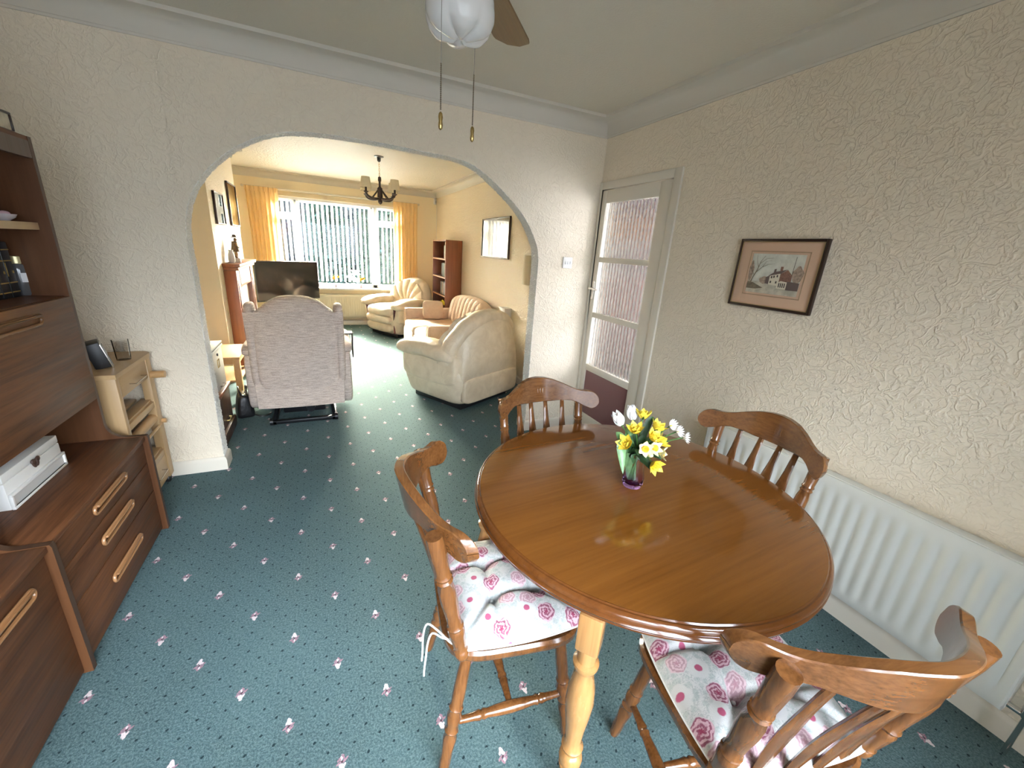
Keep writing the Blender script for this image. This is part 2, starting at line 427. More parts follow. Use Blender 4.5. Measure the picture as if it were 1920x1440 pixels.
def rose_fabric():
    m = Mat('rose_print_cotton', rough=0.85); x, y, z = m.xyz()
    wob = m.noise(None, 45, 2); wob2 = m.noise(None, 130, 2)
    vec = m.vec(x + wob * 0.006, y + wob2 * 0.004, 0.0)
    n = m.voro(vec, 14.5, 'F1', 0.62, '2D'); d0 = V(m.nt, n.outputs['Distance'])
    vs = m.nt.nodes.new('ShaderNodeSeparateXYZ'); m.nt.links.new(vec, vs.inputs[0]); ps = m.nt.nodes.new('ShaderNodeSeparateXYZ'); m.nt.links.new(n.outputs['Position'], ps.inputs[0])
    th = (V(m.nt, vs.outputs[1]) - V(m.nt, ps.outputs[1])).atan2(V(m.nt, vs.outputs[0]) - V(m.nt, ps.outputs[0])); d = d0 + (th * 5.0 + wob * 9.0).sin() * 0.022
    sc = m.nt.nodes.new('ShaderNodeSeparateColor'); m.nt.links.new(n.outputs['Color'], sc.inputs[0]); r = V(m.nt, sc.outputs[0]); g2 = V(m.nt, sc.outputs[1])
    n2 = m.voro(vec, 60, 'F1', 0.9, '2D'); d2 = V(m.nt, n2.outputs['Distance'])
    base = m.mix(m.noise(None, 9, 2).ramp(0.35, 0.7), (0.57, 0.565, 0.54), (0.50, 0.505, 0.50))
    # grey-green leaf sprays around each rose, then petals in rings
    leafz = d.ramp(0.34, 0.42) * d.ramp(0.56, 0.66, 1.0, 0.0); veins = (m.noise(None, 95, 2, 0.5, 1.5) - 0.5).abs().ramp(0.02, 0.07, 1.0, 0.0)
    c = m.mix(leafz * d2.ramp(0.28, 0.46, 0.65, 0.0), base, (0.40, 0.45, 0.42)); c = m.mix(leafz * veins * 0.6, c, (0.30, 0.34, 0.33))
    rose = d.ramp(0.33, 0.385, 1.0, 0.0) * r.gt(0.38)
    ring = (d * 46 - th * 2.0 + wob * 5).sin() * 0.5 + 0.5; petal = (th * 5.0 + d * 40 + wob2 * 9).sin() * 0.5 + 0.5
    rc = m.mix((ring * 0.6 + petal * 0.4).ramp(0.3, 0.7), (0.56, 0.36, 0.40), (0.25, 0.075, 0.12))
    rc = m.mix(d.ramp(0.03, 0.12, 1.0, 0.0), rc, (0.27, 0.03, 0.08)); rc = m.mix(g2.gt(0.6) * 0.35, rc, (0.75, 0.62, 0.62))
    c = m.mix(rose, c, rc)
    bud = d0.ramp(0.11, 0.15, 1.0, 0.0) * r.lt(0.38); c = m.mix(bud, c, (0.40, 0.08, 0.15))
    m.color(c); m.bump(m.noise(None, 500, 2) + m.noise(None, 25, 3) * 2.0, 0.25, 0.003); return m.m
ROSE = rose_fabric()
def leather(name, c1, c2, rough=0.38):
    m = Mat(name, rough=rough); n = m.noise(None, 9, 4, 0.6, 0.6); v = m.voro(None, 160)
    m.color(m.mix(n.ramp(0.3, 0.7), c1, c2)); m.bump(n * 2.2 + V(m.nt, v.outputs['Distance']) * 0.15, 0.35, 0.012); return m.m
LEATHER = leather('cream_leather', (0.68, 0.56, 0.40), (0.78, 0.66, 0.49))
SUEDE = leather('peach_beige_suede', (0.66, 0.475, 0.335), (0.74, 0.555, 0.41), 0.75)
def weave():
    m = Mat('grey_beige_weave', rough=0.9); x, y, z = m.xyz()
    a = m.noise(m.vec(x * 14, y * 14, z * 150), 1.0, 3, 0.6); b = m.noise(m.vec(x * 110, y * 110, z * 300), 1.0, 2)
    m.color(m.mix((a * 0.7 + b * 0.4).ramp(0.35, 0.75), (0.37, 0.295, 0.25), (0.66, 0.56, 0.48))); m.bump(a + b, 0.4, 0.004); return m.m
WEAVE = weave()
CURT = Mat('yellow_curtain_cloth', (0.84, 0.66, 0.36), 0.85)
_n = CURT.noise(None, 240, 2); CURT.bump(_n, 0.15, 0.002)
_t = CURT.nt.nodes.new('ShaderNodeBsdfTranslucent'); _t.inputs[0].default_value = (0.90, 0.66, 0.32, 1)
_x = CURT.nt.nodes.new('ShaderNodeMixShader'); _x.inputs[0].default_value = 0.35
CURT.nt.links.new(CURT.p.outputs[0], _x.inputs[1]); CURT.nt.links.new(_t.outputs[0], _x.inputs[2]); CURT.nt.links.new(_x.outputs[0], CURT.o.inputs[0]); CURT = CURT.m
BLIND = Mat('white_blind_fabric', (0.86, 0.86, 0.85), 0.8)
_t = BLIND.nt.nodes.new('ShaderNodeBsdfTranslucent'); _t.inputs[0].default_value = (0.85, 0.85, 0.84, 1)
_x = BLIND.nt.nodes.new('ShaderNodeMixShader'); _x.inputs[0].default_value = 0.4
BLIND.nt.links.new(BLIND.p.outputs[0], _x.inputs[1]); BLIND.nt.links.new(_t.outputs[0], _x.inputs[2]); BLIND.nt.links.new(_x.outputs[0], BLIND.o.inputs[0]); BLIND = BLIND.m

# ------------------------------------------------------------------ the setting
XL, YB, YF, ZC, WT = -3.42, -3.8, 5.2, 2.46, 0.115
struct(B().bb((XL - 0.1, YB - 0.1, -0.08), (1.62, YF + 0.2, 0)).out('floor', CARPET, ang=0))
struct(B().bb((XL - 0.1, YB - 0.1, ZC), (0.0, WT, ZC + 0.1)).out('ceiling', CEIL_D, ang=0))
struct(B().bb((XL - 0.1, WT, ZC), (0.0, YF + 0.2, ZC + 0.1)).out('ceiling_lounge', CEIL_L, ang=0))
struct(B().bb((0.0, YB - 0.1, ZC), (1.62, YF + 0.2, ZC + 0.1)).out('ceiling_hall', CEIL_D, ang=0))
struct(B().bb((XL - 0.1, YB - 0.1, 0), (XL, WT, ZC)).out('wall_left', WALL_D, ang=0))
struct(B().bb((XL - 0.1, WT, 0), (XL, YF + 0.2, ZC)).out('wall_lounge_left', PLAINWALL, ang=0))
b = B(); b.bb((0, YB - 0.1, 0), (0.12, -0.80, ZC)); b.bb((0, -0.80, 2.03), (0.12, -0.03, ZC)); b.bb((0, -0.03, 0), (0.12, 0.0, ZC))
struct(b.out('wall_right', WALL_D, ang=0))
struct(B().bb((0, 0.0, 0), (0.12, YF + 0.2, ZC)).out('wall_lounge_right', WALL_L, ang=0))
# partition with the wide arch
ARCH = [(-2.708, 1.30), (-2.706, 1.486), (-2.675, 1.624), (-2.617, 1.736), (-2.532, 1.838), (-2.397, 1.948), (-2.211, 2.034), (-1.993, 2.064), (-1.699, 2.069),
        (-1.374, 2.059), (-1.161, 2.049), (-1.009, 2.005), (-0.802, 1.872), (-0.641, 1.728), (-0.537, 1.567), (-0.506, 1.452), (-0.504, 1.30)]
ac = catmull(ARCH, 5)
b = B(); bm = b.bm
for y, mi in ((0.0, 0), (WT, 2)):
    n0 = len(bm.faces)
    def q(*p): bm.faces.new([bm.verts.new((x, y, z)) for x, z in p])
    q((XL, 0), (-2.708, 0), (-2.708, 1.30), (XL, 1.30)); q((-0.504, 0), (0, 0), (0, 1.30), (-0.504, 1.30))
    q((XL, 1.30), (-2.708, 1.30), (-2.708, ZC), (XL, ZC)); q((-0.504, 1.30), (0, 1.30), (0, ZC), (-0.504, ZC))
    for (x0, z0), (x1, z1) in zip(ac, ac[1:]):
        q((x0, z0), (x1, z1), (x1, ZC), (x0, ZC))
    b._mark(n0, mi)
cv = [(-2.708, z) for z in [0.02 * i for i in range(65)]] + ac + [(-0.504, 1.30 - 0.02 * i) for i in range(1, 66)]
cl = [0.0]
for p, r in zip(cv, cv[1:]): cl.append(cl[-1] + sqrt((p[0] - r[0]) ** 2 + (p[1] - r[1]) ** 2))
def reveal(u, q_):
    L = u * cl[-1]; i = min(len(cl) - 2, max(0, bisect.bisect_right(cl, L + 1e-9) - 1)); f = (L - cl[i]) / max(1e-6, cl[i + 1] - cl[i]); (x0, z0), (x1, z1) = cv[i], cv[i + 1]
    x, z = x0 + (x1 - x0) * f, z0 + (z1 - z0) * f; d = Vector((z1 - z0, 0, -(x1 - x0))).normalized(); y = WT * q_
    e = 0.0 if q_ in (0.0, 1.0) else 0.0045 * max(0.0, 1 - abs(noise.noise(Vector((x * 85, y * 85, z * 85)))) * 3.0)
    return Vector((x, y, z)) + d * e
b.grid(reveal, 2200, 44, mi=1)
o = b.out('wall_back', [WALL_D, REVEAL, WALL_L], ang=50)
for p in o.data.polygons: p.use_smooth = p.material_index == 1
struct(o)
b = B(); b.bb((XL - 0.1, YB - 0.1, 0), (-3.2, YB, ZC)); b.bb((-0.7, YB - 0.1, 0), (0, YB, ZC)); b.bb((-3.2, YB - 0.1, 2.1), (-0.7, YB, ZC))
struct(b.out('wall_front', WALL_D, ang=0))
WX0, WX1, WZ0, WZ1 = -2.74, -0.68, 0.68, 2.12
b = B(); b.bb((XL, YF, 0), (WX0, YF + 0.2, ZC)); b.bb((WX1, YF, 0), (0, YF + 0.2, ZC)); b.bb((WX0, YF, 0), (WX1, YF + 0.2, WZ0)); b.bb((WX0, YF, WZ1), (WX1, YF + 0.2, ZC))
struct(b.out('wall_far', PLAINWALL, ang=0))
CX, CY0, CY1 = -2.95, 1.95, 3.5
b = B(); b.bb((XL, CY0, 0), (CX, CY1, ZC)); b.bm.faces.ensure_lookup_table()
for f in b.bm.faces: f.material_index = 1 if f.calc_center_median().x > CX - 0.01 else 0
struct(b.out('wall_chimney', [PLAINWALL, WALL_L], ang=0))
# hall beyond the glazed door
HALLW = plain('hall_paint', (0.40, 0.355, 0.40), 0.7)
b = B(); b.bb((1.5, YB, 0), (1.62, -2.0, ZC)); b.bb((1.5, -1.1, 0), (1.62, 2.6, ZC)); b.bb((1.5, -2.0, 0), (1.62, -1.1, 0.9)); b.bb((1.5, -2.0, 2.0), (1.62, -1.1, ZC))
struct(b.out('wall_hall', HALLW, ang=0))
struct(B().bb((0.12, 2.5, 0), (1.5, 2.6, ZC)).out('wall_hall_end', HALLW, ang=0))
struct(B().bb((0.12, YB - 0.1, 0), (1.62, YB, ZC)).out('wall_hall_front', HALLW, ang=0))
b = B(); b.bb((1.47, 0.98, 0), (1.5, 1.72, 1.32), 0.004); b.bb((1.455, 1.06, 0.12), (1.475, 1.64, 0.56), 0.006); b.bb((1.455, 1.06, 0.68), (1.475, 1.64, 1.22), 0.006)
struct(b.out('door_hall', plain('red_brown_hall_door', (0.30, 0.10, 0.06), 0.4), ang=0))
struct(B().bb((1.455, 0.75, 1.72), (1.5, 1.75, 1.98), 0.006).out('trim_hall', plain('orange_pine_board', (0.55, 0.25, 0.08), 0.4), ang=0))
struct(B().bb((1.15, 0.45, 2.02), (1.5, 2.4, ZC), 0.006).out('wall_stair', plain('plum_stair_paint', (0.16, 0.12, 0.16), 0.5), ang=0))

cove = [(0.0, 2.347), (0.010, 2.345), (0.014, 2.356)] + [(0.104 - 0.088 * cos(a), 2.447 - 0.090 * (1 - sin(a))) for a in [pi / 2 * i / 7 for i in range(8)]][0:]
cove = [(0.0, 2.347), (0.010, 2.346), (0.013, 2.356)] + [(0.016 + 0.086 * (1 - cos(pi / 2 * i / 7)), 2.358 + 0.088 * sin(pi / 2 * i / 7)) for i in range(8)] + [(0.106, 2.440), (0.116, 2.442), (0.118, 2.461), (0.0, 2.461)]
struct(B().sweep(cove, [(0, YB, 0), (0, 0, 0), (XL, 0, 0), (XL, YB, 0)], True).out('trim_1', COVE, ang=30))
struct(B().sweep(cove, [(0, WT, 0), (0, YF, 0), (XL, YF, 0), (XL, CY1, 0), (CX, CY1, 0), (CX, CY0, 0), (XL, CY0, 0), (XL, WT, 0)], True).out('trim_2', COVE, ang=30))
sk = [(0, 0.0), (0.016, 0.0), (0.016, 0.070), (0.012, 0.082), (0.004, 0.090), (0, 0.090)]
struct(B().sweep(sk, [(0, YB, 0), (0, -0.83, 0)]).out('baseboard_right', GLOSS, ang=30))
struct(B().sweep(sk, [(0, 0, 0), (-0.504, 0, 0), (-0.504, WT, 0), (0, WT, 0)]).out('baseboard_back_right', GLOSS, ang=30))
struct(B().sweep(sk, [(XL, WT, 0), (-2.708, WT, 0), (-2.708, 0, 0), (XL, 0, 0)]).out('baseboard_back_left', GLOSS, ang=30))
struct(B().sweep(sk, [(0, WT, 0), (0, YF, 0), (XL, YF, 0), (XL, CY1, 0)]).out('baseboard_lounge', GLOSS, ang=30))
struct(B().sweep(sk, [(CX, CY0, 0), (XL, CY0, 0), (XL, WT, 0)]).out('baseboard_alcove', GLOSS, ang=30))

# glazed door at the end of the right wall
d1 = bpy.data.objects.new('door_1', None); COL.objects.link(d1); struct(d1)
b = B(); b.bb((-0.014, -0.835, 0), (0.10, -0.772, 2.045), 0.003); b.bb((-0.014, -0.034, 0), (0.10, -0.004, 2.045), 0.003); b.bb((-0.014, -0.772, 1.99), (0.10, -0.034, 2.045), 0.003)
b.out('door_frame', GLOSS, d1)
DX0, DX1 = -0.006, 0.034
b = B(); Y0, Y1 = -0.768, -0.038
b.bb((DX0, Y0, 0.012), (DX1, -0.660, 1.985), 0.003); b.bb((DX0, -0.094, 0.012), (DX1, Y1, 1.985), 0.003)
for z0, z1 in ((0.012, 0.168), (0.557, 0.612), (1.014, 1.056), (1.456, 1.495), (1.893, 1.985)): b.bb((DX0 + 0.002, -0.664, z0), (DX1 - 0.002, -0.09, z1), 0.003)
b.out('door_leaf', GLOSS, d1)
for z0, z1 in ((0.612, 1.014), (1.056, 1.456), (1.495, 1.893)): B().bb((0.010, -0.664, z0 - 0.006), (0.016, -0.090, z1 + 0.006)).out('door_pane', REED, d1, ang=0)
B().bb((0.006, -0.664, 0.16), (0.018, -0.090, 0.562)).out('door_panel', MAUVE, d1, ang=0)
b = B(); b.bb((-0.012, -0.081, 1.16), (-0.004, -0.049, 1.31), 0.003); b.tube([(-0.006, -0.061, 1.245), (-0.04, -0.061, 1.245)], 0.009, 10)
b.tube([(-0.04, -0.056, 1.245), (-0.042, -0.10, 1.247), (-0.04, -0.17, 1.240)], [0.009, 0.008, 0.007], 10); b.out('door_handle', CHROME, d1)
for z in (0.25, 1.72): B().lathe([(0.006, -0.045), (0.006, 0.045)], 8, Matrix.Translation((0.004, -0.77, z))).out('hinge', BRASS, d1)

# lounge window with sill
w1 = bpy.data.objects.new('window_1', None); COL.objects.link(w1); struct(w1)
b = B(); ya, yb_ = 5.25, 5.32
def fr(x0, x1, z0, z1): b.bb((x0, ya, z0), (x1, yb_, z1), 0.006)
fr(WX0, WX1, WZ0, WZ0 + 0.06); fr(WX0, WX1, WZ1 - 0.07, WZ1); fr(WX0, WX0 + 0.07, WZ0, WZ1); fr(WX1 - 0.07, WX1, WZ0, WZ1)
fr(-2.395, -2.315, WZ0, WZ1); fr(-1.185, -1.105, WZ0, WZ1)
for x0, x1 in ((WX0 + 0.06, -2.39), (-1.11, WX1 - 0.06)):
    fr(x0, x1, 1.765, 1.87); b.bb((x0, ya - 0.012, WZ0 + 0.05), (x0 + 0.05, ya + 0.01, WZ1 - 0.06), 0.004); b.bb((x1 - 0.05, ya - 0.012, WZ0 + 0.05), (x1, ya + 0.01, WZ1 - 0.06), 0.004)
b.out('window_frame', UPVC, w1)
for x0, x1, z0, z1 in ((-2.32, -1.18, 0.73, 2.06), (-2.68, -2.39, 0.73, 1.77), (-2.68, -2.39, 1.86, 2.06), (-1.11, -0.74, 0.73, 1.77), (-1.11, -0.74, 1.86, 2.06)):
    B().bb((x0, 5.283, z0), (x1, 5.289, z1)).out('window_pane', PANE, w1, ang=0)
B().bb((WX0 - 0.05, 5.03, 0.652), (WX1 + 0.05, 5.26, 0.684), 0.008).out('window_sill', UPVC, w1)
# patio doors behind the photographer
w2 = bpy.data.objects.new('window_2', None); COL.objects.link(w2); struct(w2)
b = B()
for x0, x1, z0, z1 in ((-3.2, -3.13, 0, 2.1), (-0.77, -0.7, 0, 2.1), (-3.2, -0.7, 0, 0.07), (-3.2, -0.7, 2.03, 2.1), (-2.0, -1.9, 0, 2.1)): b.bb((x0, YB - 0.08, z0), (x1, YB - 0.01, z1), 0.005)
b.out('window_frame', UPVC, w2)
for x0, x1 in ((-3.14, -1.99), (-1.91, -0.76)): B().bb((x0, YB - 0.05, 0.06), (x1, YB - 0.044, 2.04)).out('window_pane', PANE, w2, ang=0)
# ------------------------------------------------------------------ dining table
TC = (-1.109, -2.003); TZ = 0.75
t = thing('dining_table', 'round polished mahogany dining table with a moulded rim and turned legs', 'table', (TC[0], TC[1], 0), radians(4))
B().lathe([(0.0005, 0.742), (0.0005, TZ), (0.3, TZ), (0.529, TZ), (0.533, TZ - 0.001)], 96, cap=False).out('tabletop', TABLEW, t, ang=30)
B().lathe([(0.533, TZ - 0.002), (0.536, TZ - 0.005), (0.540, TZ - 0.005), (0.546, TZ - 0.009), (0.549, TZ - 0.015), (0.549, TZ - 0.020), (0.544, TZ - 0.023), (0.548, TZ - 0.026), (0.551, TZ - 0.031), (0.549, TZ - 0.036),
           (0.543, TZ - 0.038), (0.545, TZ - 0.041), (0.544, TZ - 0.047), (0.536, TZ - 0.050), (0.49, TZ - 0.050), (0.49, TZ - 0.03), (0.533, TZ - 0.02)], 96, cap=False).out('tabletop_rim', TABLER, t, ang=30)
b = B(); b.lathe([(0.44, TZ - 0.055), (0.44, TZ - 0.115), (0.462, TZ - 0.115), (0.462, TZ - 0.055)], 64, cap=False); b.out('apron', TABLER, t, ang=30)
LEGP = [(0.0, 0.019), (0.02, 0.024), (0.05, 0.022), (0.12, 0.020), (0.20, 0.027), (0.245, 0.030), (0.25, 0.025), (0.262, 0.025), (0.27, 0.031), (0.30, 0.033), (0.325, 0.028), (0.335, 0.022), (0.35, 0.022), (0.36, 0.028), (0.375, 0.030), (0.39, 0.024),
        (0.42, 0.022), (0.50, 0.026), (0.60, 0.033), (0.68, 0.037), (0.76, 0.034), (0.82, 0.027), (0.86, 0.0235), (0.88, 0.028), (0.90, 0.033), (0.915, 0.033), (0.925, 0.024), (1.0, 0.024)]
for k in range(4):
    a = radians((215.5, 324.5, 35.5, 144.5)[k]); px, py = 0.508 * cos(a), 0.508 * sin(a)
    b = B(); b.turned((px, py, 0.0), (px, py, 0.575), LEGP, 20)
    R3 = RZ(a)
    b.box((px, py, 0.632), (0.058, 0.058, 0.114), R3, 0.006)
    b.box((px - 0.03 * cos(a), py - 0.03 * sin(a), 0.66), (0.11, 0.05, 0.06), R3, 0.004)
    b.out('leg', LEGW, t)

# ------------------------------------------------------------------ spindle back chairs
def crest_y(x): return -0.300 + 0.132 * min(1.0, abs(x) / 0.26) ** 1.65
def make_chair(label):
    c = thing('dining_chair', label, 'chair', group='spindle back chairs around the round table')
    # seat: rounded trapezoid, slightly dished
    out = []
    for i in range(48):
        a = 2 * pi * i / 48; e = 0.42
        sx = (abs(cos(a)) ** e) * (1 if cos(a) >= 0 else -1); sy = (abs(sin(a)) ** e) * (1 if sin(a) >= 0 else -1)
        out.append((sx * (0.212 + 0.012 * sy), sy * 0.205 - 0.005))
    b = B()
    def seat(u, v):
        i = u * 48; k = int(i) % 48; x, y = out[k]
        prof = [(0.0, 0.437), (0.5, 0.438), (0.85, 0.443), (0.965, 0.446), (1.0, 0.438), (1.0, 0.420), (0.97, 0.410), (0.6, 0.408), (0.0, 0.408)]
        s, z = prof[round(v * 8)]; return (x * s, y * s, z)
    b.grid(seat, 48, 8, cu=True); b.out('seat', CHAIRW, c, weld=1e-4)
    # crest rail: a bent board with a raised middle and round ears
    TOP = [(0, 0.924), (0.15, 0.922), (0.30, 0.915), (0.46, 0.900), (0.60, 0.884), (0.70, 0.876), (0.78, 0.874), (0.87, 0.876), (1.0, 0.876)]
    BOT = [(0, 0.808), (0.25, 0.811), (0.45, 0.819), (0.58, 0.821), (0.68, 0.814), (0.78, 0.800), (0.87, 0.792), (1.0, 0.792)]
    b = B(); W = 0.262
    def crest(u, v):
        s = sin(pi / 2 * (-1 + 2 * u)); x = s * W; a = abs(s); zt, zb = interp(TOP, a), interp(BOT, a)
        if a > 0.87: hh = 0.042 * sqrt(max(0.002, 1 - ((a - 0.87) / 0.13) ** 2)); zt, zb = 0.834 + hh, 0.834 - hh
        yc = crest_y(x); th = 0.0135; k = round(v * 8) % 8
        zz = [zb + 0.003, zb, zb, zb + 0.003, zt - 0.003, zt, zt, zt - 0.003][k]; yy = [-th, -th + 0.003, th - 0.003, th, th, th - 0.003, -th + 0.003, -th][k]
        lean = (zz - 0.85) * -0.20
        return (x, yc + yy + lean, zz)
    P = b.grid(crest, 90, 8, cv=True); b.bm.faces.new(P[0]); b.bm.faces.new(P[-1][::-1])
    b.out('crest_rail', CRESTW, c, ang=33)
    # carved feather sprig low on the crest face
    b = B()
    for k in range(5):
        x0 = -0.030 + k * 0.013; pts = [(x0 + 0.006 * sin(2.6 * q), crest_y(x0) + 0.0128 - 0.003 - 0.04 * 0.2 * q * 0, 0.842 + 0.036 * q) for q in [i / 5 for i in range(6)]]
        pts = [(x, y + 0.0025 - (z - 0.85) * 0.20, z) for x, y, z in pts]
        b.tube(pts, [0.0006, 0.0016, 0.002, 0.002, 0.0016, 0.0005], 6)
    b.out('carving', CRESTW, c)
    POST = [(0, 0.013), (0.02, 0.018), (0.06, 0.020), (0.075, 0.0165), (0.09, 0.020), (0.105, 0.0165), (0.13, 0.018), (0.22, 0.021), (0.26, 0.0225), (0.28, 0.019), (0.30, 0.0225), (0.315, 0.018), (0.40, 0.019), (0.52, 0.0225), (0.60, 0.022), (0.66, 0.018), (0.675, 0.0215), (0.69, 0.018), (0.71, 0.0215), (0.725, 0.0185), (0.80, 0.020), (0.90, 0.0215), (1.0, 0.0205)]
    LEG = [(0, 0.0135), (0.05, 0.016), (0.20, 0.0165), (0.30, 0.0205), (0.34, 0.0165), (0.365, 0.021), (0.39, 0.0165), (0.42, 0.0195), (0.48, 0.0225), (0.52, 0.017), (0.545, 0.0215), (0.57, 0.017), (0.62, 0.019), (0.75, 0.0185), (0.92, 0.016), (1, 0.014)]
    for s in (-1, 1):
        b = B(); b.turned((s * 0.188, -0.163, 0.43), (s * 0.209, -0.246, 0.856), POST, 16); b.out('back_post', CHAIRW, c)
    for x in (-0.118, -0.040, 0.040, 0.118):
        yb = -0.178 - 0.012 * (1 - abs(x) / 0.118); yt = crest_y(x) + 0.002; xb = x * 0.92
        SP = [(0, 0.011), (0.12, 0.013), (0.30, 0.021), (0.42, 0.0245), (0.55, 0.024), (0.66, 0.0195), (0.80, 0.0135), (1, 0.011)]
        b = B()
        def slat(u, v):
            tt = u; wd = interp(SP, tt); cx = xb + (x - xb) * tt; z = 0.435 + (0.815 - 0.435) * tt; cy = yb + (yt + 0.008 - yb) * (0.72 * tt + 0.28 * tt * tt); k = round(v * 6) % 6
            ox = [-1, -0.6, 0.6, 1, 0.6, -0.6][k] * wd; oy = [0, -0.0062, -0.0062, 0, 0.0062, 0.0062][k]
            return (cx + ox, cy + oy, z)
        P = b.grid(slat, 20, 6, cv=True); b.bm.faces.new(P[0]); b.bm.faces.new(P[-1][::-1]); b.out('back_slat', CHAIRW, c, ang=50)
    ft = {}
    for sx in (-1, 1):
        for sy in (-1, 1):
            top = Vector((sx * 0.150, sy * 0.140, 0.415)); bot = Vector((sx * 0.205, 0.185 if sy > 0 else -0.215, 0.0)); ft[sx, sy] = (top, bot)
            b = B(); b.turned(bot, top, LEG, 14); b.out('leg', CHAIRW, c)
    STR = [(0, 0.008), (0.06, 0.010), (0.18, 0.012), (0.22, 0.015), (0.24, 0.012), (0.26, 0.0155), (0.29, 0.0125), (0.38, 0.0155), (0.5, 0.0175), (0.62, 0.0155), (0.71, 0.0125), (0.74, 0.0155), (0.76, 0.012), (0.78, 0.015), (0.82, 0.012), (0.94, 0.010), (1, 0.008)]
    mid = {}
    for sx in (-1, 1):
        p = [ft[sx, sy][1].lerp(ft[sx, sy][0], 0.42) for sy in (-1, 1)]; mid[sx] = (p[0] + p[1]) / 2
        b = B(); b.turned(p[0], p[1], STR, 12); b.out('stretcher', CHAIRW, c)
    b = B(); b.turned(mid[-1], mid[1], STR, 12); b.out('stretcher', CHAIRW, c)
    return c
def make_cushion(label):
    c = thing('seat_cushion', label, 'cushion', group='rose print seat cushions on the dining chairs')
    tufts = [(-0.065, -0.065), (0.065, -0.065), (-0.065, 0.065), (0.065, 0.065)]
    b = B()
    def top(u, v):
        x, y = -1 + 2 * u, -1 + 2 * v
        ax, ay = x * sqrt(1 - 0.16 * y * y), y * sqrt(1 - 0.16 * x * x)
        X, Y = ax * 0.208, ay * 0.205
        e = max(0.0, 1 - max(abs(x), abs(y)) ** 2.6); h = 0.056 * e ** 0.55
        for tx, ty in tufts:
            d = sqrt((X - tx) ** 2 + (Y - ty) ** 2); h -= 0.032 * math.exp(-(d / 0.018) ** 2) + 0.012 * math.exp(-(d / 0.045) ** 2)
        for a, bb2 in ((tufts[0], tufts[1]), (tufts[2], tufts[3]), (tufts[0], tufts[2]), (tufts[1], tufts[3]), (tufts[0], (-0.2, -0.2)), (tufts[1], (0.2, -0.2)), (tufts[2], (-0.2, 0.2)), (tufts[3], (0.2, 0.2)),
                       (tufts[0], (-0.065, -0.2)), (tufts[2], (-0.2, 0.065)), (tufts[3], (0.065, 0.2)), (tufts[1], (0.2, -0.065))):
            ux, uy = bb2[0] - a[0], bb2[1] - a[1]; L2 = ux * ux + uy * uy; k = max(0, min(1, ((X - a[0]) * ux + (Y - a[1]) * uy) / L2))
            d = sqrt((X - a[0] - ux * k) ** 2 + (Y - a[1] - uy * k) ** 2); h -= (0.018 * (1 - 0.6 * k)) * math.exp(-(d / 0.010) ** 2)
        h += 0.004 * noise.noise(Vector((X * 14, Y * 14, 3.1))) * e
        return (X, Y, 0.018 + max(-0.006, h))
    b.grid(top, 56, 56)
    def bot(u, v):
        x, y = -1 + 2 * u, -1 + 2 * v
        ax, ay = x * sqrt(1 - 0.16 * y * y), y * sqrt(1 - 0.16 * x * x); e = max(0.0, 1 - max(abs(x), abs(y)) ** 6)
        return (ax * 0.208, ay * 0.205, 0.018 - 0.012 * e)
    b.grid(bot, 56, 56); b.out('cushion_cover', ROSE, c, ang=70, weld=2e-4)
    rim = []
    for i in range(64):
        a = 2 * pi * i / 64; m = max(abs(cos(a)), abs(sin(a))); x, y = cos(a) / m, sin(a) / m
        rim.append((x * sqrt(1 - 0.16 * y * y) * 0.208, y * sqrt(1 - 0.16 * x * x) * 0.205, 0.016))
    B().tube(rim, 0.0032, 6, closed=True).out('piping', CORD, c)
    for tx, ty in tufts: B().puff((tx, ty, 0.026), (0.006, 0.006, 0.0035), (1, 1), n=(10, 6)).out('tuft_button', ROSE, c)
    return c
CORD = plain('white_cord', (0.72, 0.70, 0.66), 0.8)
chairs = [((-1.574, -1.972), -1.701, 'spindle back oak chair nearest the cabinet with a cord tied round its post'),
          ((-1.122, -1.592), 3.179, 'spindle back oak chair pushed under the table beside the cream leather armchair'),
          ((-0.676, -1.984), 1.582, 'spindle back oak chair between the table and the long white radiator'),
          ((-1.114, -2.483), -0.259, 'spindle back oak chair with the worn top rail nearest the camera')]
cush = ['rose print cushion on the chair nearest the cabinet with dangling ties', 'rose print cushion hidden under the table on the chair by the arch',
        'rose print cushion on the chair in front of the radiator', 'rose print cushion on the chair nearest the camera at the foot of the picture']
c0 = make_chair(chairs[0][2])
u0 = make_cushion(cush[0])
for i, ((x, y), rz, lab) in enumerate(chairs):
    if i == 0: c0.location = (x, y, 0); c0.rotation_euler = (0, 0, rz)
    else: dup(c0, (x, y, 0), rz, lab)
    dx = 0.012; px, py = x - sin(rz) * dx, y + cos(rz) * dx
    if i == 0: u0.location = (px, py, 0.4445); u0.rotation_euler = (0, 0, rz)
    elif i in (1, 2, 3): dup(u0, (px, py, 0.4445), rz, cush[i])
# the loop of white cord hanging from the rear post of the first chair's cushion
b = B()
ptsA = [(0.150, -0.185, 0.026), (0.172, -0.190, 0.032), (0.180, -0.205, 0.035), (0.150, -0.235, 0.050), (0.110, -0.262, 0.040), (0.090, -0.272, -0.02), (0.086, -0.274, -0.09), (0.082, -0.276, -0.13)]
ptsB = [(0.172, -0.190, 0.032), (0.155, -0.225, 0.030), (0.125, -0.250, 0.02), (0.112, -0.262, -0.03), (0.104, -0.266, -0.09), (0.097, -0.27, -0.145), (0.096, -0.271, -0.175)]
for p in (ptsA, ptsB): b.tube(catmull(p, 4), 0.0028, 6)
b.out('cushion_tie', CORD, u0)

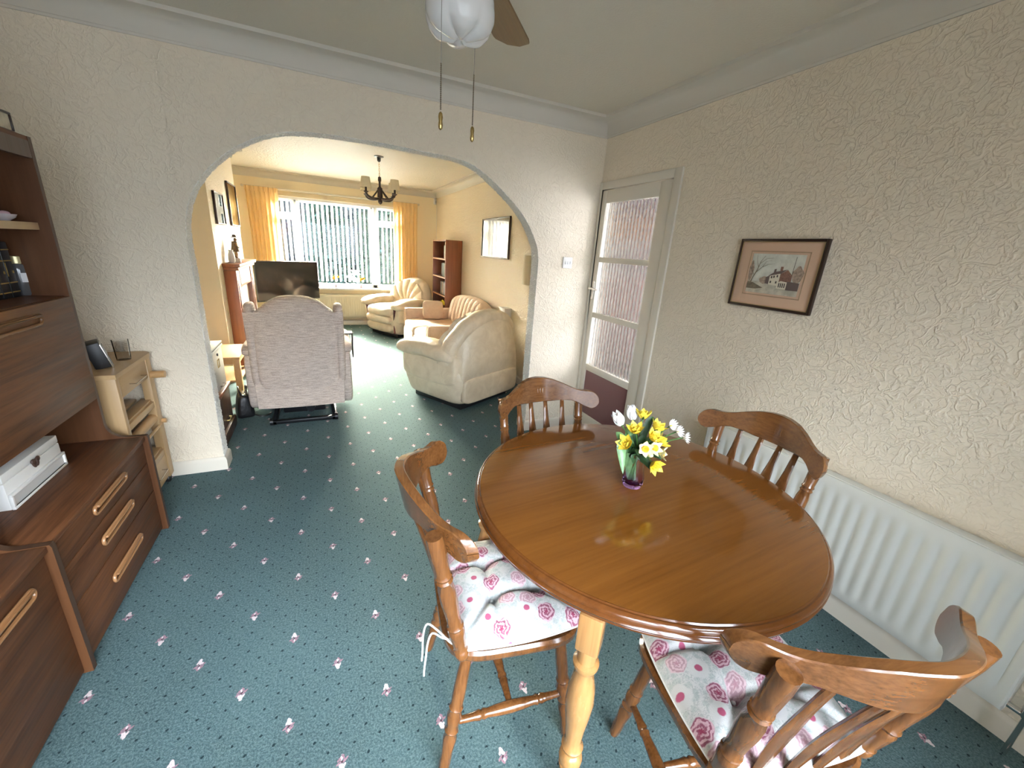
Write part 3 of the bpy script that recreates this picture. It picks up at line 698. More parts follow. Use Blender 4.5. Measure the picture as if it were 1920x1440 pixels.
# ------------------------------------------------------------------ vase and cut flowers
VX, VY = -1.118, -1.988
VS = (1.25, 1.25, 1.25)
v = thing('glass_vase', 'small clear glass vase with a purple base at the middle of the table', 'vase', (VX, VY, TZ)); v.scale = VS
mg = Mat('purple_tinted_glass', (1, 1, 1), 0.02, 0.0, Transmission_Weight=1.0, IOR=1.22); _, _, z = mg.xyz()
mg.color(mg.mix(z.ramp(0.008, 0.060), (0.70, 0.42, 0.95), (0.98, 0.96, 0.99)))
B().lathe([(0.001, 0.010), (0.019, 0.011), (0.024, 0.018), (0.0255, 0.030), (0.022, 0.055), (0.0175, 0.080), (0.0165, 0.100), (0.0185, 0.106), (0.0205, 0.1065), (0.0190, 0.100), (0.0195, 0.080), (0.0245, 0.055), (0.0285, 0.030), (0.0275, 0.012), (0.024, 0.002), (0.001, 0.0)], 32, cap=False).out('vase_body', mg.m, v)
STEM = plain('green_stem', (0.045, 0.12, 0.025), 0.5, 0, 80, 0.2); LEAF = plain('grey_green_leaf', (0.12, 0.24, 0.09), 0.4, 0, 60, 0.15, vary=0.2); DLEAF = plain('dark_green_leaf', (0.022, 0.06, 0.018), 0.45, 0, 60, 0.15, vary=0.2)
PWHITE = plain('white_petal', (0.86, 0.84, 0.80), 0.5, Subsurface_Weight=0.1); PYEL = plain('yellow_petal', (0.86, 0.68, 0.07), 0.5); PPALE = plain('pale_lemon_petal', (0.86, 0.80, 0.40), 0.5); PORG = plain('orange_trumpet', (0.85, 0.42, 0.03), 0.5)
def petal(b, M, L, wd, cup, curl, n=8):
    def f(u, q):
        s = u; wv = wd * sin(pi * min(1, 0.12 + 0.88 * s) ** 0.8) * (1 if s < 0.98 else 0.6); a = (q - 0.5) * 2
        return (a * wv, cup * sin(s * pi * 0.5) * L + curl * s * s * L + 0.18 * wv * a * a * -1, s * L * (1 - 0.25 * abs(curl)))
    b.grid(f, n, 4, M=M)
def flower(kind, tip, label, lean=None, tilt=(0, 0)):
    tip = Vector(tip); root = Vector((tip.x * -0.12, tip.y * -0.12, 0.018))
    o = thing({'tulip': 'tulip', 'rose': 'rose', 'daffodil': 'daffodil', 'daisy': 'daisy', 'bud': 'flower_bud'}[kind], label, 'flower', (VX, VY, TZ), 0, 'cut flowers in the glass vase'); o.scale = VS
    mid = Vector((tip.x * 0.12, tip.y * 0.12, 0.105)); d = (tip - mid).normalized()
    p = catmull([tuple(root), tuple(mid), tuple(mid.lerp(tip, 0.55) + Vector((0, 0, 0.006))), tuple(tip)], 5)
    B().tube(p, 0.0019, 6).out('stem', STEM, o)
    d = (d + Vector((tilt[0], tilt[1], 0))).normalized(); M0 = Matrix.Translation(tip) @ d.to_track_quat('Z', 'Y').to_matrix().to_4x4()
    b = B()
    if kind == 'tulip':
        for k in range(6): petal(b, M0 @ Matrix.Rotation(k * pi / 3, 4, 'Z') @ Matrix.Translation((0, 0.004 if k % 2 else 0.002, 0)), 0.042, 0.0125, 0.30, -0.12)
        b.out('blossom', PWHITE, o)
    elif kind == 'rose':
        for ring, (n, L, c, cu) in enumerate(((3, 0.020, 0.10, 0), (5, 0.023, 0.28, 0.05), (6, 0.025, 0.5, 0.25))):
            for k in range(n): petal(b, M0 @ Matrix.Rotation(k * 2 * pi / n + ring, 4, 'Z') @ Matrix.Translation((0, 0.001 + 0.002 * ring, 0)), L, 0.0105, c, cu, 6)
        b.out('blossom', PYEL, o)
        b = B()
        for k in range(4): petal(b, M0 @ Matrix.Rotation(k * pi / 2, 4, 'Z') @ Matrix.Translation((0, 0.003, -0.003)), 0.012, 0.003, 0.8, 0.2, 4)
        b.out('sepal', DLEAF, o)
    elif kind == 'daffodil':
        for k in range(6): petal(b, M0 @ Matrix.Rotation(k * pi / 3, 4, 'Z'), 0.021, 0.0085, 0.75, 0.25, 6)
        b.out('blossom', PPALE, o)
        B().lathe([(0.002, 0.0), (0.004, 0.003), (0.0055, 0.009), (0.0085, 0.014), (0.0075, 0.0135), (0.0045, 0.008), (0.001, 0.004)], 12, M0, cap=False).out('trumpet', PORG, o)
    elif kind == 'daisy':
        for k in range(14): petal(b, M0 @ Matrix.Rotation(k * pi / 7, 4, 'Z') @ Matrix.Translation((0, 0.002, 0)), 0.0145, 0.0028, 0.9, 0.1, 4)
        b.out('blossom', PWHITE, o); B().puff(tuple(M0 @ Vector((0, 0, 0.003))), (0.003, 0.003, 0.002), (1, 1), n=(10, 6)).out('flower_centre', PYEL, o)
    else:
        b.puff((0, 0, 0), (0.006, 0.006, 0.010), (1, 1), n=(10, 8)); b.bm.transform(M0); b.out('blossom', PPALE, o)
    return o
# right in the photo is (0.91,-0.41), towards the camera is (-0.41,-0.91)
def fp(r, h, n=0.0):
    r -= 0.013; h *= 0.97
    return (0.906 * r - 0.42 * n, -0.423 * r - 0.90 * n, h)
flower('tulip', fp(-0.042, 0.183, 0.0), 'white tulip at the left of the bouquet', tilt=(0.05, 0))
flower('tulip', fp(-0.004, 0.188, -0.03), 'white tulip behind the yellow rose at the top of the bouquet')
flower('rose', fp(0.016, 0.200, -0.015), 'small deep yellow rose at the top of the bouquet')
flower('rose', fp(0.046, 0.180, 0.01), 'large yellow rose at the upper right of the bouquet')
flower('rose', fp(0.033, 0.160, 0.03), 'yellow rose just under the large yellow rose')
flower('rose', fp(-0.006, 0.170, 0.015), 'yellow rose in the middle between the two white tulips')
flower('rose', fp(-0.027, 0.140, 0.03), 'small yellow rose above the broad grey green leaf')
flower('daffodil', fp(0.012, 0.140, 0.045), 'pale narcissus with an orange trumpet at the front of the bouquet', tilt=(-0.5, -0.9))
flower('daffodil', fp(0.036, 0.138, 0.035), 'pale lemon narcissus to the right of the orange trumpet', tilt=(-0.2, -0.6))
flower('daffodil', fp(0.062, 0.118, 0.02), 'pale lemon narcissus low at the right of the bouquet', tilt=(0.4, -0.6))
flower('bud', fp(0.032, 0.119, 0.04), 'pale green bud low at the front of the bouquet')
flower('rose', fp(0.040, 0.098, 0.045), 'bright yellow rose drooping lowest over the vase', tilt=(-0.2, -0.9))
flower('rose', fp(0.064, 0.137, 0.0), 'tiny yellow rose at the right edge of the bouquet')
flower('daisy', fp(0.086, 0.190, 0.0), 'white daisy highest of the spray at the right', tilt=(-0.5, -1.0))
flower('daisy', fp(0.103, 0.176, 0.005), 'white daisy in the middle of the spray at the right', tilt=(-0.3, -1.0))
flower('daisy', fp(0.124, 0.160, 0.005), 'white daisy at the outer end of the spray', tilt=(0.1, -1.2))
def spray_leaf(name, pts, wd, mat, label):
    b = B(); p = [Vector(q) for q in catmull(pts, 6)]; n = len(p) - 1
    def f(u, q):
        i = min(n, int(round(u * n))); a = p[max(0, i - 1)]; c = p[min(n, i + 1)]; d = (c - a).normalized(); s = d.cross(Vector((0.42, 0.9, 0.15))).normalized(); nn = d.cross(s)
        k = (q - 0.5) * 2; ww = wd * sin(pi * (0.04 + 0.95 * u) ** 0.9)
        return p[i] + s * (k * ww) + nn * (-0.25 * ww * k * k)
    b.grid(f, n, 4); o = b.out(name, mat); o.location = (VX, VY, TZ); o.scale = VS
    return tag(o, label, 'leaf', 'cut flowers in the glass vase')
spray_leaf('tulip_leaf', [fp(0, 0.02), fp(-0.01, 0.10), fp(-0.040, 0.150, 0.01), fp(-0.058, 0.170, 0.02)], 0.013, LEAF, 'light green leaf under the left white tulip')
spray_leaf('tulip_leaf', [fp(0, 0.03), fp(-0.012, 0.115), fp(-0.040, 0.135, 0.03), fp(-0.036, 0.070, 0.06)], 0.018, LEAF, 'broad grey green leaf folded down over the left of the vase')
spray_leaf('tulip_leaf', [fp(0, 0.02), fp(-0.006, 0.11), fp(-0.018, 0.160, 0.0), fp(-0.020, 0.190, 0.0)], 0.012, LEAF, 'upright green leaf between the two white tulips')
dl = [(-0.02, 0.125, 0.02), (0.0, 0.130, 0.03), (0.018, 0.120, 0.03), (0.05, 0.125, 0.01), (-0.012, 0.150, 0.0), (0.022, 0.150, 0.0), (0.055, 0.150, -0.01), (0.03, 0.092, 0.035), (-0.008, 0.108, 0.035), (0.06, 0.100, 0.0), (0.0, 0.165, -0.01), (0.04, 0.195, -0.02)]
for k, (r, h, n) in enumerate(dl):
    spray_leaf('foliage_leaf', [fp(r * 0.2, 0.10), fp(r * 0.6, h * 0.5 + 0.05, n * 0.6), fp(r, h, n), fp(r * 1.35, h - 0.012, n * 1.5)], 0.011, DLEAF, 'dark green leaf tucked among the flowers in the vase')

# ------------------------------------------------------------------ radiators
def radiator(name, label, L, H, mat, loc, rz, n, valve=True):
    """front face on local -y, local origin at floor under the middle"""
    r = thing(name, label, 'radiator', loc, rz); z0, z1 = 0.145, 0.145 + H; b = B(); pit = (L - 0.06) / n
    def f(u, q):
        x = -L / 2 + u * L; z = z0 + (z1 - z0) * q; ph = ((x + L / 2 - 0.03) / pit) % 1.0; inside = 0.03 < x + L / 2 < L - 0.03
        g = 0.5 - 0.5 * cos(2 * pi * ph); zz = max(0, min(1, (min(z - z0, z1 - z) - 0.045) / 0.022)); e = 0.0065 * (g ** 0.7) * zz if inside else 0.0
        ed = min(x + L / 2, L / 2 - x, z - z0, z1 - z); rr = 0.008 if ed < 0.001 else 0.0
        return (x, -0.022 + rr - e + (0.004 * zz if inside else 0), z)
    zs = 22; b.grid(f, n * 8, zs); b.bb((-L / 2, -0.014, z0), (L / 2, 0.0, z1), 0.003); b.out('panel', mat, r, ang=45)
    b = B(); b.bb((-L / 2, -0.005, z1 - 0.012), (L / 2, 0.045, z1 + 0.004), 0.003); b.bb((-L / 2 - 0.002, -0.016, z0 + 0.01), (-L / 2 + 0.006, 0.045, z1), 0.002); b.bb((L / 2 - 0.006, -0.016, z0 + 0.01), (L / 2 + 0.002, 0.045, z1), 0.002); b.out('casing', mat, r)
    b = B(); b.bb((-L / 2 + 0.15, 0.0, z0 + 0.05), (-L / 2 + 0.19, 0.066, z1 - 0.05)); b.bb((L / 2 - 0.19, 0.0, z0 + 0.05), (L / 2 - 0.15, 0.066, z1 - 0.05)); b.out('wall_bracket', mat, r)
    if valve:
        for s in (-1, 1):
            b = B(); x = s * (L / 2 + 0.045); b.tube([(s * (L / 2 - 0.005), 0.0, z0 + 0.03), (x, 0.0, z0 + 0.03)], 0.011, 10); b.tube([(x, 0, z0 + 0.045), (x, 0, 0.0)], 0.0075, 10)
            b.lathe([(0.012, 0.0), (0.016, 0.01), (0.016, 0.05), (0.011, 0.055)], 14, Matrix.Translation((x, 0, z0 + 0.02))); b.out('valve', CHROME, r)
    return r
# right wall: front at x = -0.08
radiator('radiator', 'long white ribbed radiator under the picture on the right wall', 1.30, 0.505, RAD, (-0.07, -2.10, 0), -pi / 2, 25)

# ------------------------------------------------------------------ village picture on the right wall
def framed(name, label, x0, y0, y1, z0, z1, side, fw, fd, fmat, group=None, cat='picture'):
    """frame on a wall plane x = x0, facing side (-1: to -x)"""
    o = thing(name, label, cat, (x0, (y0 + y1) / 2, z0), 0, group); h = (y1 - y0) / 2; H = z1 - z0; b = B(); a, c = sorted((0, side * fd))
    b.bb((a, -h, 0), (c, -h + fw, H), 0.003); b.bb((a, h - fw, 0), (c, h, H), 0.003); b.bb((a, -h + fw, 0), (c, h - fw, fw), 0.003); b.bb((a, -h + fw, H - fw), (c, h - fw, H), 0.003); b.out('frame', fmat, o); return o
FR = plain('dark_wood_frame', (0.028, 0.012, 0.007), 0.3); GOLD = plain('gilt_slip', (0.50, 0.38, 0.20), 0.35, 0.6)
pc = framed('framed_picture', 'small framed picture of a white village house above the radiator', -0.001, -1.772, -1.345, 1.296, 1.631, -1, 0.013, 0.022, FR)
hW, hH = 0.2135, 0.335
MOUNT = plain('pink_beige_mount', (0.62, 0.42, 0.29), 0.7); MLINE = plain('mount_line', (0.36, 0.25, 0.15), 0.7)
B().bb((-0.010, -hW + 0.012, 0.012), (-0.004, hW - 0.012, hH - 0.012)).out('mount', MOUNT, pc, ang=0)
b = B()
for a in (0.0,): 
    y0, y1, z0, z1 = -0.148, 0.148, 0.062, 0.278
    for p, q_ in (((y0, z0), (y1, z0 + 0.004)), ((y0, z1 - 0.004), (y1, z1)), ((y0, z0), (y0 + 0.004, z1)), ((y1 - 0.004, z0), (y1, z1))): b.bb((-0.0112, p[0], p[1]), (-0.0098, q_[0], q_[1]))
b.out('mount_line', MLINE, pc, ang=0)
b = B(); 
for a, c in (((-0.0185, -hW + 0.012, 0.012), (-0.0165, -hW + 0.017, hH - 0.012)), ((-0.0185, hW - 0.017, 0.012), (-0.0165, hW - 0.012, hH - 0.012)), ((-0.0185, -hW + 0.012, 0.012), (-0.0165, hW - 0.012, 0.016)), ((-0.0185, -hW + 0.012, hH - 0.016), (-0.0165, hW - 0.012, hH - 0.012))): b.bb(a, c)
b.out('gilt_slip', GOLD, pc, ang=0)
mats = [plain('painted_sky', (0.58, 0.58, 0.50), 0.8, 0, 18, 0.0, vary=0.12), plain('painted_road', (0.50, 0.46, 0.36), 0.8, 0, 25, 0.0, vary=0.2), plain('painted_white_wall', (0.70, 0.64, 0.50), 0.8), plain('painted_brick', (0.23, 0.12, 0.085), 0.8, 0, 200, 0.0, vary=0.3),
        plain('painted_roof', (0.14, 0.10, 0.085), 0.8), plain('painted_dark_line', (0.07, 0.055, 0.045), 0.8), plain('painted_haze_tree', (0.36, 0.27, 0.20), 0.8, 0, 90, 0.0, vary=0.3), plain('painted_verge', (0.17, 0.135, 0.09), 0.8, 0, 60, 0, vary=0.3)]
b = B(); layer = [0]
def pol(mi, pts):
    """pts in picture units: right 0..1, up 0..1 (right runs towards -y)"""
    layer[0] += 1; b.mi = mi; x = -0.0115 - 0.00012 * layer[0]; n0 = len(b.bm.faces)
    b.bm.faces.new([b.bm.verts.new((x, 0.132 - 0.264 * u, 0.075 + 0.190 * w_)) for u, w_ in pts]); b._mark(n0)
def lin(mi, pts, w0, w1):
    n = len(pts)
    for i in range(n - 1):
        (a, c), (d, e) = pts[i], pts[i + 1]; L = sqrt((d - a) ** 2 + (e - c) ** 2) or 1; nx, ny = -(e - c) / L, (d - a) / L; r0 = w0 + (w1 - w0) * i / (n - 1); r1 = w0 + (w1 - w0) * (i + 1) / (n - 1)
        pol(mi, [(a + nx * r0, c + ny * r0), (a - nx * r0, c - ny * r0), (d - nx * r1, e - ny * r1), (d + nx * r1, e + ny * r1)])
pol(0, [(0, 0), (1, 0), (1, 1), (0, 1)]); pol(1, [(0, 0), (1, 0), (1, 0.26), (0.55, 0.30), (0, 0.30)])
def blob(mi, cx, cy, rx, ry): pol(mi, [(cx + rx * cos(a) * (1 + 0.1 * sin(5 * a)), cy + ry * sin(a) * (1 + 0.12 * cos(4 * a))) for a in [2 * pi * i / 22 for i in range(22)]])
blob(6, 0.93, 0.52, 0.10, 0.20); blob(6, 0.33, 0.34, 0.10, 0.09); blob(6, 0.03, 0.55, 0.05, 0.25); pol(7, [(0, 0.10), (0.20, 0.10), (0.34, 0.14), (0.12, 0.26), (0, 0.28)])
pol(3, [(0.62, 0.24), (0.84, 0.24), (0.84, 0.50), (0.74, 0.63), (0.62, 0.52)]); pol(4, [(0.40, 0.46), (0.50, 0.56), (0.74, 0.64), (0.62, 0.52), (0.44, 0.46)]); pol(2, [(0.43, 0.24), (0.62, 0.22), (0.62, 0.53), (0.43, 0.46)])
pol(4, [(0.36, 0.26), (0.43, 0.25), (0.43, 0.47), (0.36, 0.42)]); pol(3, [(0.60, 0.60), (0.65, 0.60), (0.65, 0.70), (0.60, 0.70)]); pol(4, [(0.49, 0.55), (0.53, 0.56), (0.53, 0.64), (0.49, 0.63)])
for x0, z0 in ((0.455, 0.40), (0.50, 0.415), (0.56, 0.435), (0.455, 0.28), (0.56, 0.28)): pol(5, [(x0, z0), (x0 + 0.028, z0), (x0 + 0.028, z0 + 0.055), (x0, z0 + 0.055)])
pol(2, [(0.60, 0.16), (0.78, 0.15), (0.78, 0.33), (0.66, 0.35), (0.60, 0.30)])
for k in range(4): pol(5, [(0.63 + k * 0.035, 0.19), (0.65 + k * 0.035, 0.19), (0.65 + k * 0.035, 0.30), (0.63 + k * 0.035, 0.30)])
pol(4, [(0.78, 0.14), (1, 0.14), (1, 0.33), (0.78, 0.35)]); lin(5, [(0.835, 0.50), (0.845, 0.95)], 0.005, 0.004)
lin(7, [(0.06, 0.22), (0.10, 0.40), (0.16, 0.60), (0.19, 0.80), (0.26, 0.95)], 0.012, 0.003); lin(7, [(0.14, 0.52), (0.24, 0.66), (0.36, 0.74), (0.47, 0.76)], 0.007, 0.002); lin(7, [(0.18, 0.74), (0.30, 0.88), (0.44, 0.90)], 0.005, 0.002)
lin(7, [(0.17, 0.66), (0.12, 0.80), (0.10, 0.95)], 0.005, 0.002); lin(7, [(0.25, 0.67), (0.30, 0.80), (0.40, 0.84)], 0.004, 0.0015); lin(7, [(0.11, 0.45), (0.04, 0.62), (0.02, 0.8)], 0.005, 0.002)
b.out('painting', mats, pc, ang=0)

# ------------------------------------------------------------------ light switch
sw = thing('light_switch', 'white double light switch beside the glazed door', 'light switch', (-0.243, 0, 1.435))
B().bb((-0.043, -0.010, -0.043), (0.043, 0.0, 0.043), 0.004).out('switch_plate', WHITE, sw)
for x in (-0.017, 0.005, 0.026): B().bb((x - 0.006, -0.0145, -0.012), (x + 0.006, -0.008, 0.012), 0.002).out('rocker', WHITE, sw)

# ------------------------------------------------------------------ ceiling fan
FX, FY = -1.635, -1.56
fan = thing('ceiling_fan', 'ceiling fan with a scalloped white glass shade and a brown wooden blade', 'ceiling fan', (FX, FY, ZC))
B().lathe([(0.065, 0), (0.065, -0.02), (0.03, -0.05), (0.012, -0.055), (0.012, -0.10), (0.05, -0.105), (0.10, -0.12), (0.105, -0.19), (0.07, -0.215), (0.045, -0.22), (0.045, -0.265), (0.05, -0.27), (0.05, -0.285)], 28).out('motor_housing', plain('fan_white_enamel', (0.78, 0.76, 0.72), 0.3), fan)
for k in range(4):
    a = radians(51) + k * pi / 2; b = B()
    out = [(0.17, -0.052), (0.20, -0.060), (0.50, -0.074), (0.528, -0.070), (0.566, -0.022), (0.568, 0.030), (0.535, 0.070), (0.515, 0.074), (0.20, 0.060), (0.17, 0.052)]
    M = Matrix.Rotation(a, 4, 'Z') @ Matrix.Translation((0, 0, -0.195)) @ Matrix.Rotation(radians(10), 4, 'X')
    b.prism(out, -0.003, 0.003); o = b.out('blade', BLADEW, fan, ang=30); o.matrix_local = M
    b = B(); b.box((0.145, 0, -0.19), (0.12, 0.03, 0.006), None, 0.002); o = b.out('blade_bracket', BRASS, fan); o.rotation_euler = (0, 0, a)
MILK = Mat('white_opal_glass', (0.86, 0.85, 0.82), 0.08, 0.0, Transmission_Weight=0.35, IOR=1.45, Subsurface_Weight=0.0); MILK = MILK.m
b = B(); SHP = [(0.032, -0.272), (0.062, -0.282), (0.084, -0.300), (0.094, -0.325), (0.096, -0.350), (0.093, -0.368), (0.082, -0.388), (0.062, -0.402), (0.030, -0.410), (0.001, -0.412)]
def shade(u, q):
    k = q * (len(SHP) - 1); i = min(len(SHP) - 2, int(k)); f = k - i; r = SHP[i][0] * (1 - f) + SHP[i + 1][0] * f; z = SHP[i][1] * (1 - f) + SHP[i + 1][1] * f; a = 2 * pi * u
    s = max(0, (q - 0.40) / 0.35); s = min(1, s); sc = (abs(sin(3 * a + 0.4)) ** 0.7) * s * (1 if q < 0.95 else 0.2)
    return (r * (1 + 0.13 * sc * (1 - 0.5 * q)) * cos(a), r * (1 + 0.13 * sc * (1 - 0.5 * q)) * sin(a), z - 0.010 * sc)
b.grid(shade, 84, 30, cu=True); b.out('glass_shade', MILK, fan, ang=70, weld=1e-4)
CH = plain('dull_brass_chain', (0.16, 0.12, 0.07), 0.4, 0.8); THIN = plain('thin_grey_cord', (0.22, 0.20, 0.17), 0.6)
for px, py, zbead, zfob, zend, fobc in ((-1.711, -1.65, 1.945, 1.835, 1.79, CH), (-1.576, -1.52, 1.985, 1.85, 1.79, CH)):
    b = B(); lx, ly = px - FX, py - FY
    b.tube([(lx * 0.5, ly * 0.5, -0.26), (lx, ly, -0.265), (lx, ly, zbead - ZC)], 0.0009, 5); pcn = b.out('pull_chain', THIN, fan)
    b = B(); n = int((zbead - zfob) / 0.0045)
    for i in range(n): b.puff((lx, ly, zbead - ZC - 0.0045 * i), (0.0022, 0.0022, 0.0024), (1, 1), n=(6, 4))
    b.out('bead_chain', CH, pcn)
    B().lathe([(0.0015, 0), (0.005, -0.004), (0.0065, -0.012), (0.0052, -0.022), (0.0066, -0.032), (0.0055, -0.040), (0.001, -0.044)], 10, Matrix.Translation((lx, ly, zfob - ZC))).out('pull_knob', BRASS, pcn)
# ------------------------------------------------------------------ teak wall unit along the left wall
XF, XU, XW = -2.88, -3.0, -3.41
def side_poly():
    p = [(XW, 0.0), (-2.858, 0.0), (-2.858, 0.520), (-2.862, 0.531)]
    p += [(-2.93 - 0.072 * sin(a), 0.604 - 0.072 * cos(a)) for a in [pi / 2 * i / 8 for i in range(9)]]
    return p + [(-3.002, 1.775), (XW, 1.775)]
M_XZ = Matrix(((1, 0, 0, 0), (0, 0, -1, 0), (0, 1, 0, 0), (0, 0, 0, 1)))      # prism x,y,z -> x,-z,y
def side_panel(u, y0, y1):
    b = B(); b.prism(side_poly(), -y1, -y0, M_XZ); b.bm.faces.ensure_lookup_table()
    for f in b.bm.faces:
        n = f.normal; f.normal_update(); f.material_index = 0 if abs(f.normal.y) > 0.5 else 1
    return b.out('side_panel', [TEAKV, TEAKE], u, ang=30)
def grip(parent, x, yc, zc, L=0.278, h=0.032):
    """long loop shaped wooden grip with a dark slot"""
    b = B(); r = h / 2; pts = []
    for s in (1, -1):
        for i in range(9):
            a = -pi / 2 + pi * i / 8; pts.append((x + 0.007, yc + s * (L / 2 - r) + s * r * cos(a), zc + s * r * sin(a) * 1.0))
    b.tube(pts, 0.0062, 8, closed=True)
    b.box((x + 0.011, yc, zc + r * 0.9), (0.018, L - 0.02, 0.010), None, 0.004)
    return b.out('handle', TEAKH, parent)
def bay(y0, y1, label, loc_y, right_panel, drawers, flap):
    u = thing('wall_unit', label, 'cabinet', (0, 0, 0), 0, 'bays of the teak wall unit')
    side_panel(u, y0, y0 + 0.022)
    if right_panel: side_panel(u, y1 - 0.022, y1)
    a, c = y0 + 0.022, y1 - (0.022 if right_panel else 0.0)
    B().bb((XW, a, 0.03), (XW + 0.012, c, 1.77)).out('back_panel', TEAKV, u, ang=0)
    B().bb((XW + 0.01, a, 0.508), (-2.868, c, 0.530), 0.003).out('base_top', TEAK, u)
    B().bb((XW + 0.01, a, 0.0), (XF - 0.02, c, 0.505)).out('carcass', DARKW, u, ang=0)
    if drawers:
        for z0, z1, zh in ((0.392, 0.500, 0.458), (0.238, 0.388, 0.321), (0.012, 0.234, 0.142)):
            d = B().bb((XF - 0.018, a + 0.002, z0), (XF, c - 0.002, z1), 0.0015).out('drawer', TEAK, u); grip(d, XF, -0.978, zh)
    else:
        d = B().bb((XF - 0.018, a + 0.002, 0.012), (XF, c - 0.002, 0.500), 0.0015).out('door', TEAK, u); grip(d, XF, -1.70, 0.442, 0.40)
    if flap:
        d = B().bb((XU - 0.018, a + 0.001, 0.735), (XU, c - 0.001, 1.188), 0.0015).out('drop_front', TEAK, u); grip(d, XU, -1.00, 1.135, 0.318, 0.034)
        B().bb((XW + 0.01, a, 0.735), (XU - 0.02, c, 0.752)).out('shelf', TEAKV, u, ang=0)
    B().bb((XW + 0.01, a, 1.172), (XU - 0.018, c, 1.190)).out('shelf', TEAK, u, ang=0)
    s = B().bb((XW + 0.01, a, 1.447), (-3.045, c, 1.470)).out('shelf', TEAK, u, ang=0)
    B().bb((-3.046, a, 1.445), (-3.036, c, 1.472), 0.002).out('shelf_lipping', PALEEDGE, s)
    B().bb((XW + 0.01, a, 1.755), (XU - 0.004, c, 1.775)).out('top_board', TEAK, u, ang=0)
    B().bb((XU - 0.022, a, 1.700), (XU - 0.002, c, 1.760), 0.002).out('cornice_rail', TEAKE, u)
    return u
bay(-1.405, -0.573, 'dark teak wall unit bay with a drop front over three drawers', 0, True, True, True)
bay(-2.25, -1.405, 'dark teak wall unit bay cut off at the lower left with one long handled door', 0, False, False, True)

# things kept in the wall unit
BKB = plain('black_leather_binding', (0.014, 0.016, 0.017), 0.35, 0, 90, 0.2); GILT = plain('gilt_tooling', (0.50, 0.36, 0.12), 0.35, 0.7); PAGE = plain('book_pages', (0.62, 0.55, 0.42), 0.9)
for k, (lab) in enumerate(('black gilt banded book at the right end of the row beside the bottle', 'black gilt banded book second from the bottle', 'black gilt banded book third from the bottle at the edge of the photo')):
    o = thing('book', lab, 'book', (-3.20, -0.655 - 0.052 * k, 1.190), 0, 'black gilt banded books in the wall unit')
    B().bb((-0.07, -0.025, 0), (0.075, 0.024, 0.205), 0.004).out('cover', BKB, o)
    b = B()
    for z in (0.02, 0.055, 0.135, 0.175): b.bb((0.0735, -0.0225, z), (0.0762, 0.0215, z + 0.004))
    b.bb((0.0735, -0.022, 0.08), (0.0758, -0.018, 0.13)); b.bb((0.0735, 0.010, 0.09), (0.0758, 0.018, 0.10)); b.out('gilt_bands', GILT, o, ang=0)
o = thing('bottle', 'squat grey glass bottle with a gold cap and white label beside the black books', 'bottle', (-3.14, -0.575, 1.190))
B().lathe([(0.031, 0), (0.034, 0.006), (0.034, 0.116), (0.032, 0.121), (0.0285, 0.122)], 24).out('bottle_body', plain('smoky_glass', (0.10, 0.10, 0.105), 0.08), o)
B().lathe([(0.0285, 0.122), (0.0305, 0.124), (0.0305, 0.150), (0.028, 0.152)], 24).out('cap', plain('pale_gold_cap', (0.60, 0.53, 0.30), 0.3, 0.6), o)
b = B(); b.grid(lambda u, q: (0.0346 * cos(-1.1 + 2.2 * u), 0.0346 * sin(-1.1 + 2.2 * u), 0.052 + 0.036 * q), 10, 1); b.out('bottle_label', plain('white_label', (0.78, 0.78, 0.80), 0.6), o)
o = thing('china_dish', 'small white and pink china dish on the upper shelf of the wall unit', 'ornament', (-3.10, -0.655, 1.470))
B().lathe([(0.014, 0), (0.016, 0.004), (0.03, 0.014), (0.036, 0.026), (0.034, 0.026), (0.027, 0.015), (0.001, 0.008)], 24, cap=False).out('dish_body', plain('white_china', (0.80, 0.74, 0.76), 0.15), o)
b = B(); b.puff((0.004, 0.0, 0.026), (0.016, 0.018, 0.011), (1, 1), n=(12, 8)); b.out('china_flower', plain('pink_china', (0.72, 0.48, 0.54), 0.2), o)
o = thing('photo_frame', 'small black framed photograph standing on top of the wall unit', 'picture frame', (-3.03, -0.712, 1.775), 0)
b = B()
for a, c in (((-0.008, -0.10, 0), (0.008, 0.10, 0.008)), ((-0.008, -0.10, 0.060), (0.008, 0.10, 0.068)), ((-0.008, -0.10, 0.008), (0.008, -0.092, 0.060)), ((-0.008, 0.092, 0.008), (0.008, 0.10, 0.060))): b.bb(a, c, 0.002)
b.out('frame', FR, o); B().bb((-0.004, -0.094, 0.006), (0.003, 0.094, 0.062)).out('photograph', plain('faded_photograph', (0.52, 0.47, 0.36), 0.4, 0, 20, 0, vary=0.3), o, ang=0)
# keepsake box in the niche
o = thing('keepsake_box', 'white wooden keepsake box with a brown bow clasp on the wall unit', 'box', (-3.06, -0.983, 0.530))
WB = plain('white_painted_wood', (0.80, 0.79, 0.75), 0.4); GI = plain('grey_inset', (0.60, 0.60, 0.57), 0.5); BOW = plain('brown_bow', (0.07, 0.035, 0.025), 0.5)
B().bb((-0.24, -0.167, 0.0), (0.0, 0.167, 0.100), 0.004).out('box_body', WB, o); B().bb((-0.24, -0.167, 0.102), (0.0, 0.167, 0.133), 0.004).out('lid', WB, o)
b = B(); 
for a, c in (((0, -0.167, 0.0), (0.010, 0.167, 0.010)), ((0, -0.167, 0.048), (0.010, 0.167, 0.058)), ((0, -0.167, 0.01), (0.010, -0.157, 0.048)), ((0, 0.157, 0.01), (0.010, 0.167, 0.048))): b.bb(a, c, 0.002)
b.out('plinth_frame', WB, o); b = B().bb((-0.001, -0.158, 0.009), (0.004, 0.158, 0.049)); b.out('inset_panel', GI, o, ang=0)
b = B(); 
